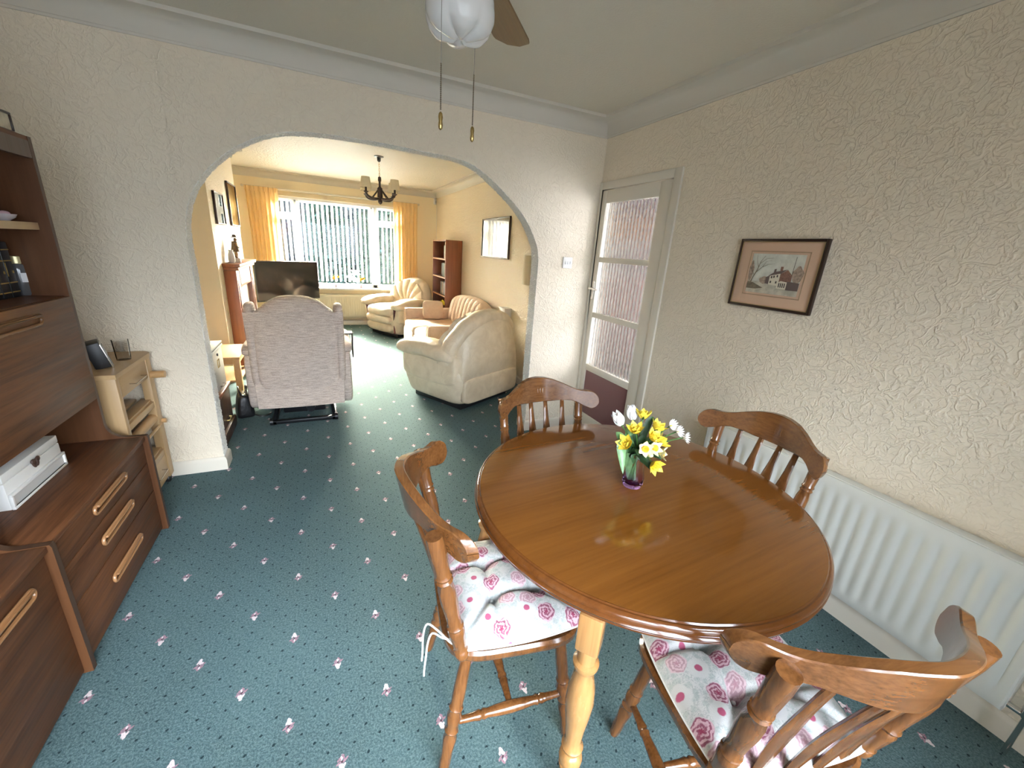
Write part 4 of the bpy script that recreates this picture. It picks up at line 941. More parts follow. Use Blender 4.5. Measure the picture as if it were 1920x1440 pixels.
for s in (-1, 1): b.puff((0.006, s * 0.012, 0.104), (0.005, 0.013, 0.010), (0.8, 0.9), RX(s * 0.5), n=(12, 8)); b.puff((0.005, s * 0.009, 0.090), (0.004, 0.006, 0.012), (0.7, 0.8), RX(s * -0.5), n=(10, 6))
b.puff((0.009, 0, 0.102), (0.005, 0.006, 0.006), (1, 1), n=(10, 6)); b.out('bow', BOW, o)

# ------------------------------------------------------------------ kitchen trolley in the corner
t = thing('kitchen_trolley', 'pale wooden kitchen trolley with slatted shelves between the wall unit and the arch', 'trolley', (0, 0, 0))
tx0, tx1, ty0, ty1 = -3.30, -2.955, -0.505, -0.035
ctr = []
b = B(); poly = [(tx0, ty0), (tx1, ty0), (tx1, ty1 - 0.06)] + [(tx1 - 0.06 + 0.06 * cos(a), ty1 - 0.035 + 0.05 * sin(a)) for a in [pi / 2 * i / 6 for i in range(7)]] + [(tx0, ty1 + 0.015)]
b.prism(poly, 0.792, 0.814, None, 0.003); b.out('worktop', BEECH, t, ang=30)
for x0, x1, y0, y1 in ((tx1 - 0.095, tx1 - 0.008, ty0 + 0.012, ty0 + 0.048), (tx1 - 0.050, tx1 - 0.008, ty1 - 0.075, ty1 - 0.012), (tx0 + 0.01, tx0 + 0.06, ty0 + 0.012, ty0 + 0.048), (tx0 + 0.01, tx0 + 0.06, ty1 - 0.06, ty1 - 0.012)):
    B().bb((x0, y0, 0.05), (x1, y1, 0.792), 0.004).out('leg', BEECHZ, t)
ya, yb2 = ty0 + 0.048, ty1 - 0.075
WIRE = plain('steel_wire', (0.55, 0.53, 0.50), 0.25, 1.0)
d = B().bb((tx0 + 0.05, ya, 0.682), (tx1 - 0.012, yb2, 0.786), 0.002).out('drawer', BEECH, t)
B().tube([(tx1 - 0.012, -0.35, 0.722), (tx1 + 0.014, -0.35, 0.722), (tx1 + 0.016, -0.345, 0.722), (tx1 + 0.016, -0.205, 0.722), (tx1 + 0.014, -0.20, 0.722), (tx1 - 0.012, -0.20, 0.722)], 0.0026, 6).out('wire_handle', WIRE, d)
for z in (0.535, 0.235):
    for k in range(4): B().bb((tx1 - 0.075 - 0.075 * k, ya - 0.02, z), (tx1 - 0.022 - 0.075 * k, yb2 + 0.03, z + 0.016), 0.002).out('shelf_slat', BEECH, t)
    B().bb((tx1 - 0.03, ya - 0.01, z - 0.03), (tx1 - 0.012, yb2 + 0.01, z + 0.004), 0.002).out('shelf_rail', BEECH, t)
B().tube([(tx1 - 0.035, ya - 0.03, 0.435), (tx1 - 0.035, yb2 + 0.055, 0.435)], 0.026, 16).out('roller', OAKL, t)
B().tube([(tx1 - 0.012, ya + 0.02, 0.385), (tx1 - 0.012, yb2 + 0.03, 0.385)], 0.008, 10).out('rail', BEECH, t)
for y in (yb2 + 0.045,): B().tube([(tx1 - 0.03, y, 0.40), (tx1 + 0.012, y, 0.40)], 0.013, 12).out('peg', OAKL, t)
B().tube([(tx1 - 0.02, ty1 - 0.045, 0.690), (tx1 + 0.055, ty1 - 0.045, 0.690)], 0.020, 16).out('towel_peg', OAKL, t)
d = B().bb((tx0 + 0.05, ya, 0.062), (tx1 - 0.012, yb2, 0.205), 0.002).out('drawer', BEECH, t)
B().tube([(tx1 - 0.012, -0.33, 0.145), (tx1 + 0.016, -0.33, 0.145), (tx1 + 0.016, -0.20, 0.145), (tx1 - 0.012, -0.20, 0.145)], 0.0026, 6).out('wire_handle', WIRE, d)
for x in (tx0 + 0.04, tx1 - 0.035):
    for y in (ty0 + 0.03, ty1 - 0.04): B().lathe([(0.024, -0.012), (0.026, -0.009), (0.026, 0.009), (0.024, 0.012)], 16, Matrix.Translation((x, y, 0.026)) @ Matrix.Rotation(pi / 2, 4, 'Y')).out('castor', BLACK, t)
NAVY = plain('navy_card', (0.022, 0.024, 0.055), 0.5)
for z0, z1, lab in ((0.551, 0.0, ''),): pass
for z, h, lab in ((0.26, 0.11, 'navy box on the lower slatted shelf of the pale trolley'),):
    o = thing('storage_box', lab, 'box', (-3.13, -0.25, z - 0.009)); B().bb((-0.11, -0.15, 0), (0.09, 0.13, h - 0.02), 0.003).out('box_body', NAVY, o); B().bb((-0.115, -0.155, h - 0.02), (0.095, 0.135, h), 0.003).out('lid', NAVY, o)
o = thing('storage_crate', 'dark navy crate hung behind the upper slats of the pale trolley', 'box', (-3.16, -0.22, 0.402)); B().bb((-0.10, -0.16, 0.0), (0.06, 0.12, 0.115), 0.003).out('crate_body', NAVY, o)
b = B(); b.bb((0.058, -0.10, 0.07), (0.062, 0.06, 0.085)); b.out('crate_label', plain('dull_card', (0.10, 0.10, 0.13), 0.6), o, ang=0)
B().bb((tx0 + 0.03, ya - 0.02, 0.385), (tx1 - 0.06, yb2 + 0.03, 0.402)).out('lower_shelf', BEECH, t, ang=0)
# on the trolley
o = thing('digital_clock', 'black slab shaped clock with a silver rim leaning on the pale trolley', 'clock', (-3.055, -0.330, 0.814), radians(21))
R1 = RY(radians(-14)); b = B(); b.box((-0.014, 0, 0.062), (0.060, 0.11, 0.125), R1, 0.003); b.out('clock_body', BLACK, o)
b = B(); b.box((0.0185, 0, 0.058), (0.006, 0.114, 0.129), R1, 0.002); b.out('silver_rim', CHROME, o); b = B(); b.box((0.0225, 0, 0.057), (0.003, 0.07, 0.105), R1); b.out('clock_face', plain('grey_clock_face', (0.18, 0.19, 0.19), 0.1), o, ang=0)
CLEAR = glass_thin('clear_glass', (0.985, 0.99, 0.99), 0.05, 0.0, 1.12)
for (x, y, r, h, lab) in ((-3.02, -0.20, 0.034, 0.105, 'clear glass tumbler to the right of the black clock on the trolley'), (-3.18, -0.385, 0.026, 0.075, 'small clear glass behind the black clock on the trolley')):
    o = thing('glass_tumbler', lab, 'glass', (x, y, 0.814)); B().lathe([(0.001, 0.004), (r * 0.80, 0.004), (r * 0.95, h), (r, h), (r * 0.86, 0.0), (0.001, 0.0)], 20, cap=False).out('glass_body', CLEAR, o)
# ------------------------------------------------------------------ lounge: curtains, blind, radiator
rl = thing('curtain_rail', 'cream curtain track above the lounge window', 'curtain rail', (0, 0, 0))
b = B(); b.bb((-3.08, 5.10, 2.185), (-0.36, 5.125, 2.215), 0.004); b.bb((-3.08, 5.12, 2.19), (-0.36, 5.2, 2.205)); b.out('track', GLOSS, rl)
for x in (-3.085, -0.355): B().puff((x, 5.112, 2.2), (0.012, 0.015, 0.018), (0.8, 0.8), n=(12, 8)).out('end_cap', GLOSS, rl)
def curtain(label, x0, x1, zb, nf, seed):
    o = thing('curtain', label, 'curtain', ((x0 + x1) / 2, 5.085, 0), 0, 'yellow curtains at the lounge window'); w_ = (x1 - x0) / 2; rnd = random.Random(seed); ph = [rnd.uniform(-0.5, 0.5) for _ in range(40)]; am = [rnd.uniform(0.6, 1.2) for _ in range(40)]
    b = B()
    def f(u, q):
        k = int(u * nf * 2) % 40; dq = 1 - q; z = 2.205 - (2.205 - zb) * q; a = 2 * pi * nf * u + 0.35 * sin(3 * q + ph[k]) + 0.4 * sin(5 * u)
        pin = 0.45 + 0.55 * min(1, q / 0.08); d = 0.028 * pin * am[min(39, int(u * nf))] * sin(a); x = -w_ + 2 * w_ * u
        x = x * (1 - 0.10 * sin(pi * min(1, q * 1.1)) * 0.6)
        return (x + 0.006 * cos(a), d, z)
    b.grid(f, nf * 14, 26); b.out('curtain_cloth', CURT, o, ang=80)
    b = B(); b.grid(lambda u, q: (-w_ + 2 * w_ * u, 0.010 * sin(4 * pi * nf * u) - 0.004 * 1, 2.205 - 0.07 * q), nf * 14, 1); b.out('heading_tape', CURT, o, ang=80)
curtain('yellow gathered curtain at the left of the lounge window behind the television', -3.05, -2.60, 0.42, 7, 3)
curtain('yellow gathered curtain at the right of the lounge window behind the armchair', -0.82, -0.39, 0.42, 6, 8)
vb = thing('vertical_blind', 'white vertical blind hanging inside the lounge window', 'blind', (0, 0, 0))
B().bb((-2.66, 5.165, 2.075), (-0.76, 5.205, 2.115), 0.004).out('headrail', UPVC, vb)
n = 24
for k in range(n):
    x = -2.60 + (k + 0.5) * 1.79 / n; b = B(); a = radians(67) + 0.06 * sin(k * 2.3)
    R3 = RZ(a); b.grid(lambda u, q: (R3 @ Vector(((u - 0.5) * 0.089, 0.006 * sin(pi * u), 0))) + Vector((x, 5.185, 0.785 + 1.285 * q)), 4, 2); o = b.out('blind_slat', BLIND, vb, ang=60)
b = B(); b.tube([(-0.79, 5.16, 2.09), (-0.79, 5.155, 1.2)], 0.002, 5); b.out('pull_cord', WHITE, vb)
radiator('radiator', 'cream ribbed radiator under the lounge window sill', 1.15, 0.42, RADC, (-1.72, 5.13, 0), 0, 28, False)
# daffodils in two small pots on the sill
def sill_vase(x, label, seed):
    o = thing('bud_vase', label, 'vase', (x, 5.09, 0.684)); rnd = random.Random(seed)
    B().lathe([(0.018, 0), (0.024, 0.012), (0.022, 0.035), (0.014, 0.05), (0.016, 0.06)], 18).out('vase_body', plain('pale_vase', (0.55, 0.45, 0.55), 0.2), o)
    for k in range(4):
        tip = Vector((rnd.uniform(-0.045, 0.045), rnd.uniform(-0.03, 0.03), rnd.uniform(0.13, 0.19))); f = thing('daffodil', label.split(' with ')[0].replace('vase', 'daffodil in the vase') + '', 'flower', (x, 5.09, 0.684), 0, 'daffodils in the sill vases')
        f['label'] = 'yellow daffodil in the ' + label.split(' on ')[0].split(' with ')[0] + ' on the lounge sill'
        B().tube([(0, 0, 0.03), tuple(tip * 0.6 + Vector((0, 0, 0.02))), tuple(tip)], 0.0022, 6).out('stem', STEM, f)
        M0 = Matrix.Translation(tip) @ (Vector((tip.x * 4, -0.6, 0.5))).normalized().to_track_quat('Z', 'Y').to_matrix().to_4x4(); b = B()
        for i in range(6): petal(b, M0 @ Matrix.Rotation(i * pi / 3, 4, 'Z'), 0.034, 0.012, 0.7, 0.2, 5)
        b.out('blossom', PYEL, f); B().lathe([(0.004, 0), (0.007, 0.012), (0.012, 0.020), (0.006, 0.008)], 10, M0, cap=False).out('trumpet', PORG, f)
sill_vase(-1.835, 'left bud vase with daffodils on the sill', 4); sill_vase(-1.41, 'right bud vase with daffodils on the sill', 9)
# chandelier
cx, cy = -1.335, 2.667; IRON = wood('dark_stained_beam', (0.018, 0.009, 0.006), (0.05, 0.026, 0.016), 'x', 1.0, 0.5); SHADE = Mat('cream_lampshade', (0.78, 0.70, 0.52), 0.8); SHADE = SHADE.m
ch = thing('chandelier', 'dark wooden chandelier with small cream shades hanging in the lounge', 'chandelier', (cx, cy, ZC))
B().lathe([(0.055, 0), (0.055, -0.008), (0.022, -0.016), (0.020, -0.05), (0.010, -0.06)], 20).out('ceiling_rose', BLACK, ch)
b = B()
for k in range(7):
    z = -0.06 - 0.024 * k; b.tube([(0.007 * cos(a) * (1 if k % 2 else 0), 0.007 * cos(a) * (0 if k % 2 else 1), z - 0.014 + 0.015 * sin(a)) for a in [2 * pi * i / 10 for i in range(10)]], 0.0022, 5, closed=True)
b.out('chain', BRASS, ch)
B().lathe([(0.004, -0.215), (0.018, -0.225), (0.020, -0.26), (0.013, -0.275), (0.013, -0.33), (0.030, -0.345), (0.032, -0.47), (0.024, -0.485), (0.026, -0.50), (0.012, -0.52), (0.004, -0.525)], 20).out('centre_column', IRON, ch)
for k in range(4):
    a = radians(40) + k * pi / 2; ca, sa = cos(a), sin(a); b = B()
    pt = catmull([(0.02, -0.462), (0.10, -0.470), (0.17, -0.462), (0.215, -0.440), (0.235, -0.405)], 5); b.tube([(r * ca, r * sa, z) for r, z in pt], [0.014] * 12 + [0.012] * (len(pt) - 12), 8)
    b.tube([(0.025 * ca, 0.025 * sa, -0.36), (0.125 * ca, 0.125 * sa, -0.458)], 0.007, 6); ar = b.out('arm', IRON, ch)
    M0 = Matrix.Translation((0.228 * ca, 0.228 * sa, -0.425)); B().lathe([(0.012, 0), (0.028, 0.012), (0.028, 0.018), (0.012, 0.02), (0.012, 0.075)], 14, M0).out('candle_cup', IRON, ar)
    B().lathe([(0.064, 0.055), (0.046, 0.170), (0.0445, 0.170), (0.0625, 0.055)], 24, M0, cap=False).out('lamp_shade', SHADE, ar)
# alarm sensor and wall lamp
o = thing('alarm_sensor', 'small white alarm sensor high in the far right corner of the lounge', 'sensor', (-0.045, 5.165, 2.235), radians(45)); B().puff((0, 0, 0.055), (0.030, 0.022, 0.055), (0.6, 0.5), n=(16, 12)).out('sensor_body', WHITE, o); B().puff((0, -0.018, 0.045), (0.018, 0.010, 0.024), (0.8, 0.7), n=(12, 8)).out('sensor_lens', plain('sensor_lens', (0.55, 0.53, 0.50), 0.3), o)
b = B(); b.tube([(-0.006, 5.194, 2.235), (-0.006, 5.194, 0.09)], 0.003, 6); tag(b.out('alarm_cable', WHITE), 'thin white cable running down the far right corner of the lounge', 'cable')
o = thing('wall_lamp', 'tall cream half round wall lamp on the lounge wall just past the arch', 'lamp', (-0.001, 1.165, 1.162)); b = B(); b.grid(lambda u, q: (-0.06 * sin(pi * u), 0.075 * cos(pi * u), 0.305 * q), 16, 1); b.grid(lambda u, q: (-0.058 * sin(pi * u), 0.073 * cos(pi * u), 0.305 * q), 16, 1); b.out('lamp_shade', SHADE, o); B().bb((-0.012, -0.03, 0.09), (0, 0.03, 0.21), 0.003).out('back_plate', BRASS, o)
# large picture whose glass mirrors the window
pc2 = framed('framed_picture', 'large framed picture with bright reflecting glass on the lounge right wall', -0.001, 1.70, 2.62, 1.40, 1.885, -1, 0.018, 0.025, plain('narrow_bronze_frame', (0.07, 0.05, 0.035), 0.35))
B().bb((-0.010, -0.45, 0.012), (-0.004, 0.45, 0.473)).out('print', plain('pale_print', (0.62, 0.60, 0.52), 0.6, 0, 6, 0, vary=0.2), pc2, ang=0)
MIRR = Mat('reflecting_picture_glass', (0.8, 0.8, 0.8), 0.02); MIRR = glass_thin('reflecting_picture_glass', (0.9, 0.9, 0.9), 0.5)
B().bb((-0.016, -0.445, 0.016), (-0.013, 0.445, 0.469)).out('glass', MIRR, pc2, ang=0)
# bookcase with books
bc = thing('bookcase', 'narrow dark mahogany bookcase against the lounge right wall', 'bookcase', (0, 0, 0)); bx0, bx1, by0, by1, bz = -0.272, -0.004, 3.545, 4.375, 1.605
for y in (by0, by1 - 0.02): B().bb((bx0, y, 0), (bx1, y + 0.02, bz), 0.002).out('side_panel', MAHOG, bc)
B().bb((bx0 + 0.003, by0 + 0.02, bz - 0.022), (bx1, by1 - 0.02, bz - 0.002)).out('top_board', MAHOG, bc, ang=0); B().bb((bx1 - 0.01, by0 + 0.02, 0.02), (bx1, by1 - 0.02, bz - 0.02)).out('back_panel', DARKW, bc, ang=0)
SHZ = [0.06, 0.42, 0.745, 1.035, 1.32]
for z in SHZ:
    s = B().bb((bx0 + 0.005, by0 + 0.02, z - 0.02), (bx1 - 0.01, by1 - 0.02, z)).out('shelf', MAHOG, bc, ang=0)
    B().bb((bx0 + 0.001, by0 + 0.02, z - 0.021), (bx0 + 0.006, by1 - 0.02, z + 0.001)).out('shelf_edge', plain('pale_shelf_lipping', (0.45, 0.28, 0.20), 0.35), s, ang=0)
BC = {'cream': (0.62, 0.52, 0.36), 'olive': (0.22, 0.20, 0.11), 'white': (0.70, 0.68, 0.64), 'dark green': (0.045, 0.065, 0.05), 'dark red': (0.24, 0.06, 0.045), 'black': (0.02, 0.02, 0.02), 'brown': (0.14, 0.075, 0.04), 'grey': (0.25, 0.24, 0.23), 'tan': (0.42, 0.28, 0.15)}
bm_ = {k: plain('book_' + k.replace(' ', '_'), v, 0.5) for k, v in BC.items()}
ROW = {'top': (1.32, [('cream', 0.032, 0.20), ('tan', 0.028, 0.21), ('olive', 0.034, 0.215), ('white', 0.016, 0.19), ('grey', 0.03, 0.20)]), 'second': (1.035, [('dark red', 0.05, 0.225), ('dark red', 0.05, 0.225), ('brown', 0.03, 0.21), ('dark green', 0.045, 0.215), ('dark green', 0.045, 0.215), ('black', 0.04, 0.21)]),
       'third': (0.745, [('black', 0.034, 0.21), ('brown', 0.026, 0.20), ('white', 0.018, 0.205), ('black', 0.036, 0.215), ('grey', 0.026, 0.19), ('black', 0.032, 0.21), ('white', 0.016, 0.205), ('brown', 0.03, 0.21), ('olive', 0.026, 0.20), ('black', 0.034, 0.21), ('white', 0.016, 0.20)])}
wds = ['first', 'second', 'third', 'fourth', 'fifth', 'sixth', 'seventh', 'eighth', 'ninth', 'tenth', 'eleventh']
for nm, (z, row) in ROW.items():
    y = by0 + 0.03 + (0.02 if nm == 'top' else 0.0); seen = {}
    for i, (c, wd, h) in enumerate(row):
        o = thing('book', '%s book, %s from the near end of the bookcase %s shelf' % (c, wds[i], nm), 'book', (bx0 + 0.11, y + wd / 2, z + 0.001), 0, 'books on the bookcase %s shelf' % nm)
        B().bb((-0.075, -wd / 2 + 0.001, 0), (0.08, wd / 2 - 0.001, h), 0.003).out('cover', bm_[c], o); B().bb((-0.07, -wd / 2 + 0.004, h - 0.004), (0.079, wd / 2 - 0.004, h + 0.0005)).out('pages', PAGE, o, ang=0); y += wd * 1.35
# daffodils standing by the bookcase foot shelf
o = thing('bud_vase', 'small vase of daffodils on the low shelf of the bookcase', 'vase', (-0.19, 3.72, 0.42)); B().lathe([(0.02, 0), (0.028, 0.02), (0.018, 0.07), (0.02, 0.08)], 16).out('vase_body', plain('pale_vase_two', (0.6, 0.58, 0.5), 0.2), o)
for k in range(3):
    f = thing('daffodil', 'yellow daffodil in the vase on the bookcase low shelf', 'flower', (-0.19, 3.72, 0.42), 0, 'daffodils in the bookcase vase'); tip = Vector((-0.05 - 0.02 * k, -0.03 + 0.035 * k, 0.19 + 0.025 * (k % 2))); B().tube([(0, 0, 0.03), tuple(tip)], 0.0024, 6).out('stem', STEM, f); b = B(); M0 = Matrix.Translation(tip) @ Vector((-0.5, -0.9, 0.3)).normalized().to_track_quat('Z', 'Y').to_matrix().to_4x4()
    for i in range(6): petal(b, M0 @ Matrix.Rotation(i * pi / 3, 4, 'Z'), 0.036, 0.013, 0.7, 0.2, 5)
    b.out('blossom', PYEL, f)

# ------------------------------------------------------------------ leather armchairs (front on local +y)
def make_armchair(label):
    c = thing('leather_armchair', label, 'armchair', group='cream leather armchairs in the lounge'); rn = lambda p, s, k: noise.noise(Vector((p.x * s, p.y * s, p.z * s + k)))
    b = B(); b.puff((0, -0.02, 0.235), (0.475, 0.415, 0.185), (0.28, 0.22), n=(48, 20), fn=lambda p: Vector((p.x * (1 - 0.10 * (p.z < 0) * abs(p.z) / 0.185), p.y * (1 - 0.08 * (p.z < 0) * abs(p.z) / 0.185), p.z))); b.out('base', LEATHER, c, ang=80)
    b = B(); b.box((0, -0.02, 0.03), (0.72, 0.66, 0.06), None, 0.01); b.out('plinth', BLACK, c)
    for (z, y, h, dd) in ((0.165, 0.375, 0.085, 0.075), (0.295, 0.385, 0.075, 0.085)):
        b = B(); b.puff((0, y, z), (0.33, dd, h), (0.35, 0.7), n=(32, 14), fn=lambda p: p * (1 + 0.02 * rn(p, 9, z * 7))); b.out('front_roll', LEATHER, c, ang=80)
    b = B(); b.puff((0, 0.135, 0.425), (0.325, 0.35, 0.095), (0.42, 0.62), n=(40, 18), fn=lambda p: p + Vector((0, 0, (0.012 * sin(16 * p.x) * max(0, p.y) / 0.35 + 0.02 * rn(p, 7, 2)) * (p.z > 0)))); b.out('seat_cushion', LEATHER, c, ang=80)
    for s in (-1, 1):
        b = B(); b.puff((s * 0.405, 0.045, 0.555), (0.125, 0.39, 0.085), (0.5, 0.75), n=(36, 18), fn=lambda p: Vector((p.x * (1 + 0.22 * max(0, p.y) / 0.39), p.y, p.z + 0.012 * rn(p, 9, s) + 0.02 * cos(p.y * 6) - 0.02))); b.out('arm_pad', LEATHER, c, ang=80)
        b = B(); b.puff((s * 0.40, 0.0, 0.40), (0.088, 0.375, 0.165), (0.35, 0.35), n=(28, 14)); b.out('arm_side', LEATHER, c, ang=80)
        b = B(); b.tube([(s * 0.352, 0.366, 0.08), (s * 0.352, 0.374, 0.30), (s * 0.372, 0.384, 0.42), (s * 0.385, 0.384, 0.49)], [0.016, 0.013, 0.016, 0.022], 8); b.out('arm_facing', plain('burgundy_facing', (0.085, 0.020, 0.018), 0.35), c)
    # fan shaped back: front with radiating pleats, rolled rim, smooth outer shell
    NP = 15
    def rim(a): return Vector((0.485 * cos(a), -0.245 - 0.135 * sin(a), 0.455 + 0.475 * sin(a) ** 0.85 if sin(a) > 0 else 0.455))
    C0 = Vector((0, -0.17, 0.44))
    def front(u, q):
        a = pi * (0.0 + 1.0 * u); a = min(pi - 1e-4, max(1e-4, a)); R_ = rim(a); k = q
        if k <= 0.55:
            s = k / 0.55; p = C0.lerp(R_ + Vector((0, 0.085, 0)), s); pl = abs(sin(NP * a * 0.5 + 0.3)); p.y += (0.075 * sin(pi * s * 0.75) + 0.035 * (pl ** 0.6) * min(1, s * 1.6)); p.z += 0.006 * rn(p, 11, 1); return p
        s = (k - 0.55) / 0.45; th = s * pi * 1.12; pl = abs(sin(NP * a * 0.5 + 0.3)) ** 0.6; rr = 0.062 + 0.010 * pl * max(0, cos(th)); n = Vector((cos(a), 0, sin(a)))
        ctr = R_ + Vector((0, 0.02, 0)) - n * 0.045; return ctr + n * (rr * 1.1 * sin(th)) + Vector((0, rr * 1.45 * cos(th), 0)) + Vector((0, 0.0, 0.006 * rn(R_, 9, 5)))
    b = B(); b.grid(front, 120, 26); b.out('back_cushion', LEATHER, c, ang=80, weld=1e-4)
    def shell(u, q):
        a = min(pi - 1e-4, max(1e-4, pi * u)); R_ = rim(a); top = R_ + Vector((-0.055 * cos(a), -0.058, -0.055 * sin(a))); bot = Vector((0.415 * cos(a) * (0.92 if sin(a) > 0.5 else 1), -0.425, 0.30)); bot.x = 0.42 * cos(a)
        p = top.lerp(bot, q); p.y -= 0.055 * sin(pi * q) * (0.4 + 0.6 * sin(a)); return p
    b = B(); b.grid(shell, 60, 16); b.out('back_shell', LEATHER, c, ang=80, weld=1e-4)
    b = B(); b.puff((0, -0.415, 0.205), (0.41, 0.035, 0.125), (0.22, 0.3), n=(36, 10)); b.out('back_flap', LEATHER, c, ang=60)
    return c
a0 = make_armchair('cream leather armchair with its back to the arch and the dining chairs'); a0.location = (-0.765, 1.065, 0); a0.rotation_euler = (0, 0, radians(29)); 
dup(a0, (-0.86, 4.36, 0), radians(118), 'cream leather armchair facing the room beside the lounge window')

# ------------------------------------------------------------------ peach sofa along the right wall (front on local +y)
s = thing('sofa', 'peach beige two seat sofa along the lounge right wall behind the leather armchair', 'sofa', (-0.49, 2.56, 0), pi / 2)
hw = 0.80
b = B(); b.bb((-hw + 0.1, -0.40, 0.05), (hw - 0.1, 0.40, 0.30), 0.02); b.out('base', SUEDE, s)
for q in (-1, 1):
    b = B(); x = q * (hw - 0.055); b.bb((x - 0.055, -0.42, 0.04), (x + 0.055, 0.455, 0.595), 0.022, 3); b.out('arm', SUEDE, s, ang=60); b = B(); b.tube([(x - q * 0.05, 0.46, 0.06), (x - q * 0.05, 0.46, 0.55), (x - q * 0.03, 0.455, 0.585), (x + q * 0.03, 0.455, 0.585), (x + q * 0.05, 0.46, 0.55), (x + q * 0.05, 0.46, 0.06)], 0.006, 6); b.out('piping', SUEDE, s)
for q in (-1, 1):
    b = B(); b.puff((q * 0.345, 0.10, 0.365), (0.345, 0.385, 0.095), (0.22, 0.4), n=(36, 14), fn=lambda p: p + Vector((0, 0, 0.010 * noise.noise(p * 6)))); b.out('seat_cushion', SUEDE, s, ang=80)
    b = B(); b.puff((q * 0.345, 0.455, 0.21), (0.34, 0.045, 0.16), (0.3, 0.5), n=(28, 12)); b.out('front_valance', SUEDE, s, ang=80)
    b = B(); pts = [(q * 0.345 + 0.20 * cos(a), 0.497, 0.24 + 0.12 * sin(a)) for a in [pi + pi * i / 12 for i in range(13)]]; b.tube(pts, 0.006, 6); b.out('piping', SUEDE, s)
def sback(u, q):
    x = -0.70 + 1.40 * u; sh = 0.86 - 0.11 * (abs(x) / 0.7) ** 3.0; d = 0.10; a = 2 * pi * q; pl = abs(sin(x * 21 + 2.5 * 0)) ** 0.6; z0 = 0.42; hz = (sh - z0) / 2
    cz = z0 + hz; zz = cz + hz * (abs(sin(a)) ** 0.55) * (1 if sin(a) >= 0 else -1); yy = d * (abs(cos(a)) ** 0.6) * (1 if cos(a) >= 0 else -1); e = min(1, (0.70 - abs(x)) / 0.08) ** 0.5; yy *= 0.25 + 0.75 * e
    if cos(a) > 0: yy += 0.028 * pl * e
    return (x, -0.27 + yy - (zz - 0.45) * 0.22, zz)
b = B(); P = b.grid(sback, 110, 28, cv=True); b.bm.faces.new(P[0]); b.bm.faces.new(P[-1][::-1]); b.out('backrest', SUEDE, s, ang=80)
b = B(); b.bb((-0.72, -0.44, 0.05), (0.72, -0.36, 0.62), 0.03); b.out('back_frame', SUEDE, s)
o = thing('scatter_cushion', 'peach beige square cushion leaning in the far corner of the sofa', 'cushion', (-0.57, 3.12, 0.450), radians(-14)); b = B(); b.puff((0, 0, 0.140), (0.165, 0.065, 0.150), (0.28, 0.62), RX(radians(-14)) , n=(32, 14), fn=lambda p: Vector((p.x * (1 - 0.10 * (1 - (abs(p.z) / 0.135) ** 2)), p.y + 0.008 * noise.noise(p * 14), p.z * (1 - 0.08 * (1 - (abs(p.x) / 0.15) ** 2))))); b.out('cushion_cover', SUEDE, o, ang=80)
o = thing('wall_box', 'small cream box on the lounge wall above the leather armchair back', 'box', (-0.001, 1.62, 0.745)); B().bb((-0.09, -0.085, 0), (0, 0.085, 0.095), 0.006).out('box_body', WHITE, o); B().bb((-0.094, -0.088, 0.088), (0, 0.088, 0.10), 0.003).out('lid', WHITE, o)

# ------------------------------------------------------------------ grey recliner seen from behind (front on local +y)
r = thing('recliner_chair', 'grey woven recliner armchair seen from behind on a black lifting base', 'armchair', (-2.255, 1.06, 0), 0)
b = B()
def rback(u, q):
    """outer back panel: slightly flared top, kicked tail"""
    x = -1 + 2 * u; z = 0.165 + q * 0.765; hw_ = 0.318 + 0.028 * q; y = -0.405 - 0.03 * q + (0.05 * (max(0, 0.33 - q) / 0.33) ** 1.0) * -1 + 0.03 * math.exp(-((q - 0.34) / 0.05) ** 2) * 0.6; return (x * hw_, y + 0.02 * x * x, z)
b.grid(rback, 24, 40); b.grid(lambda u, q: Vector(rback(u, q)) + Vector((0, 0.05, 0)), 24, 40); b.out('back_panel', WEAVE, r, ang=80)
b = B(); b.puff((0, -0.32, 0.62), (0.30, 0.115, 0.345), (0.3, 0.3), n=(36, 18)); b.out('back_cushion', WEAVE, r, ang=80)
b = B(); b.puff((0, -0.33, 0.895), (0.275, 0.105, 0.158), (0.5, 0.85), n=(40, 18), fn=lambda p: Vector((p.x, p.y, p.z * (1 - 0.55 * (abs(p.x) / 0.285) ** 3) if p.z > 0 else p.z))); b.out('headrest', WEAVE, r, ang=80)
for q in (-1, 1):
    b = B(); b.puff((q * 0.312, -0.30, 0.66), (0.040, 0.12, 0.330), (0.8, 0.35), n=(20, 18)); b.out('wing', WEAVE, r, ang=80)
    b = B(); b.puff((q * 0.340, 0.02, 0.36), (0.056, 0.40, 0.245), (0.3, 0.35), n=(28, 16)); b.out('arm_side', WEAVE, r, ang=80)
    b = B(); b.puff((q * 0.345, 0.03, 0.610), (0.066, 0.40, 0.055), (0.4, 0.8), n=(28, 14)); b.out('arm_pad', WEAVE, r, ang=80)
b = B(); b.puff((0, 0.08, 0.43), (0.28, 0.36, 0.10), (0.35, 0.5), n=(32, 14)); b.out('seat_cushion', WEAVE, r, ang=80)
b = B(); b.puff((0, 0.37, 0.26), (0.28, 0.07, 0.16), (0.3, 0.5), n=(28, 12)); b.out('footrest', WEAVE, r, ang=80)
STEEL = plain('black_steel', (0.012, 0.013, 0.015), 0.35, 0.4)
b = B(); b.bb((-0.25, -0.40, 0.0), (-0.21, 0.34, 0.03), 0.004); b.bb((0.21, -0.40, 0.0), (0.25, 0.34, 0.03), 0.004); b.bb((-0.25, -0.40, 0.004), (0.25, -0.36, 0.032), 0.004); b.bb((-0.25, 0.30, 0.004), (0.25, 0.34, 0.032), 0.004)
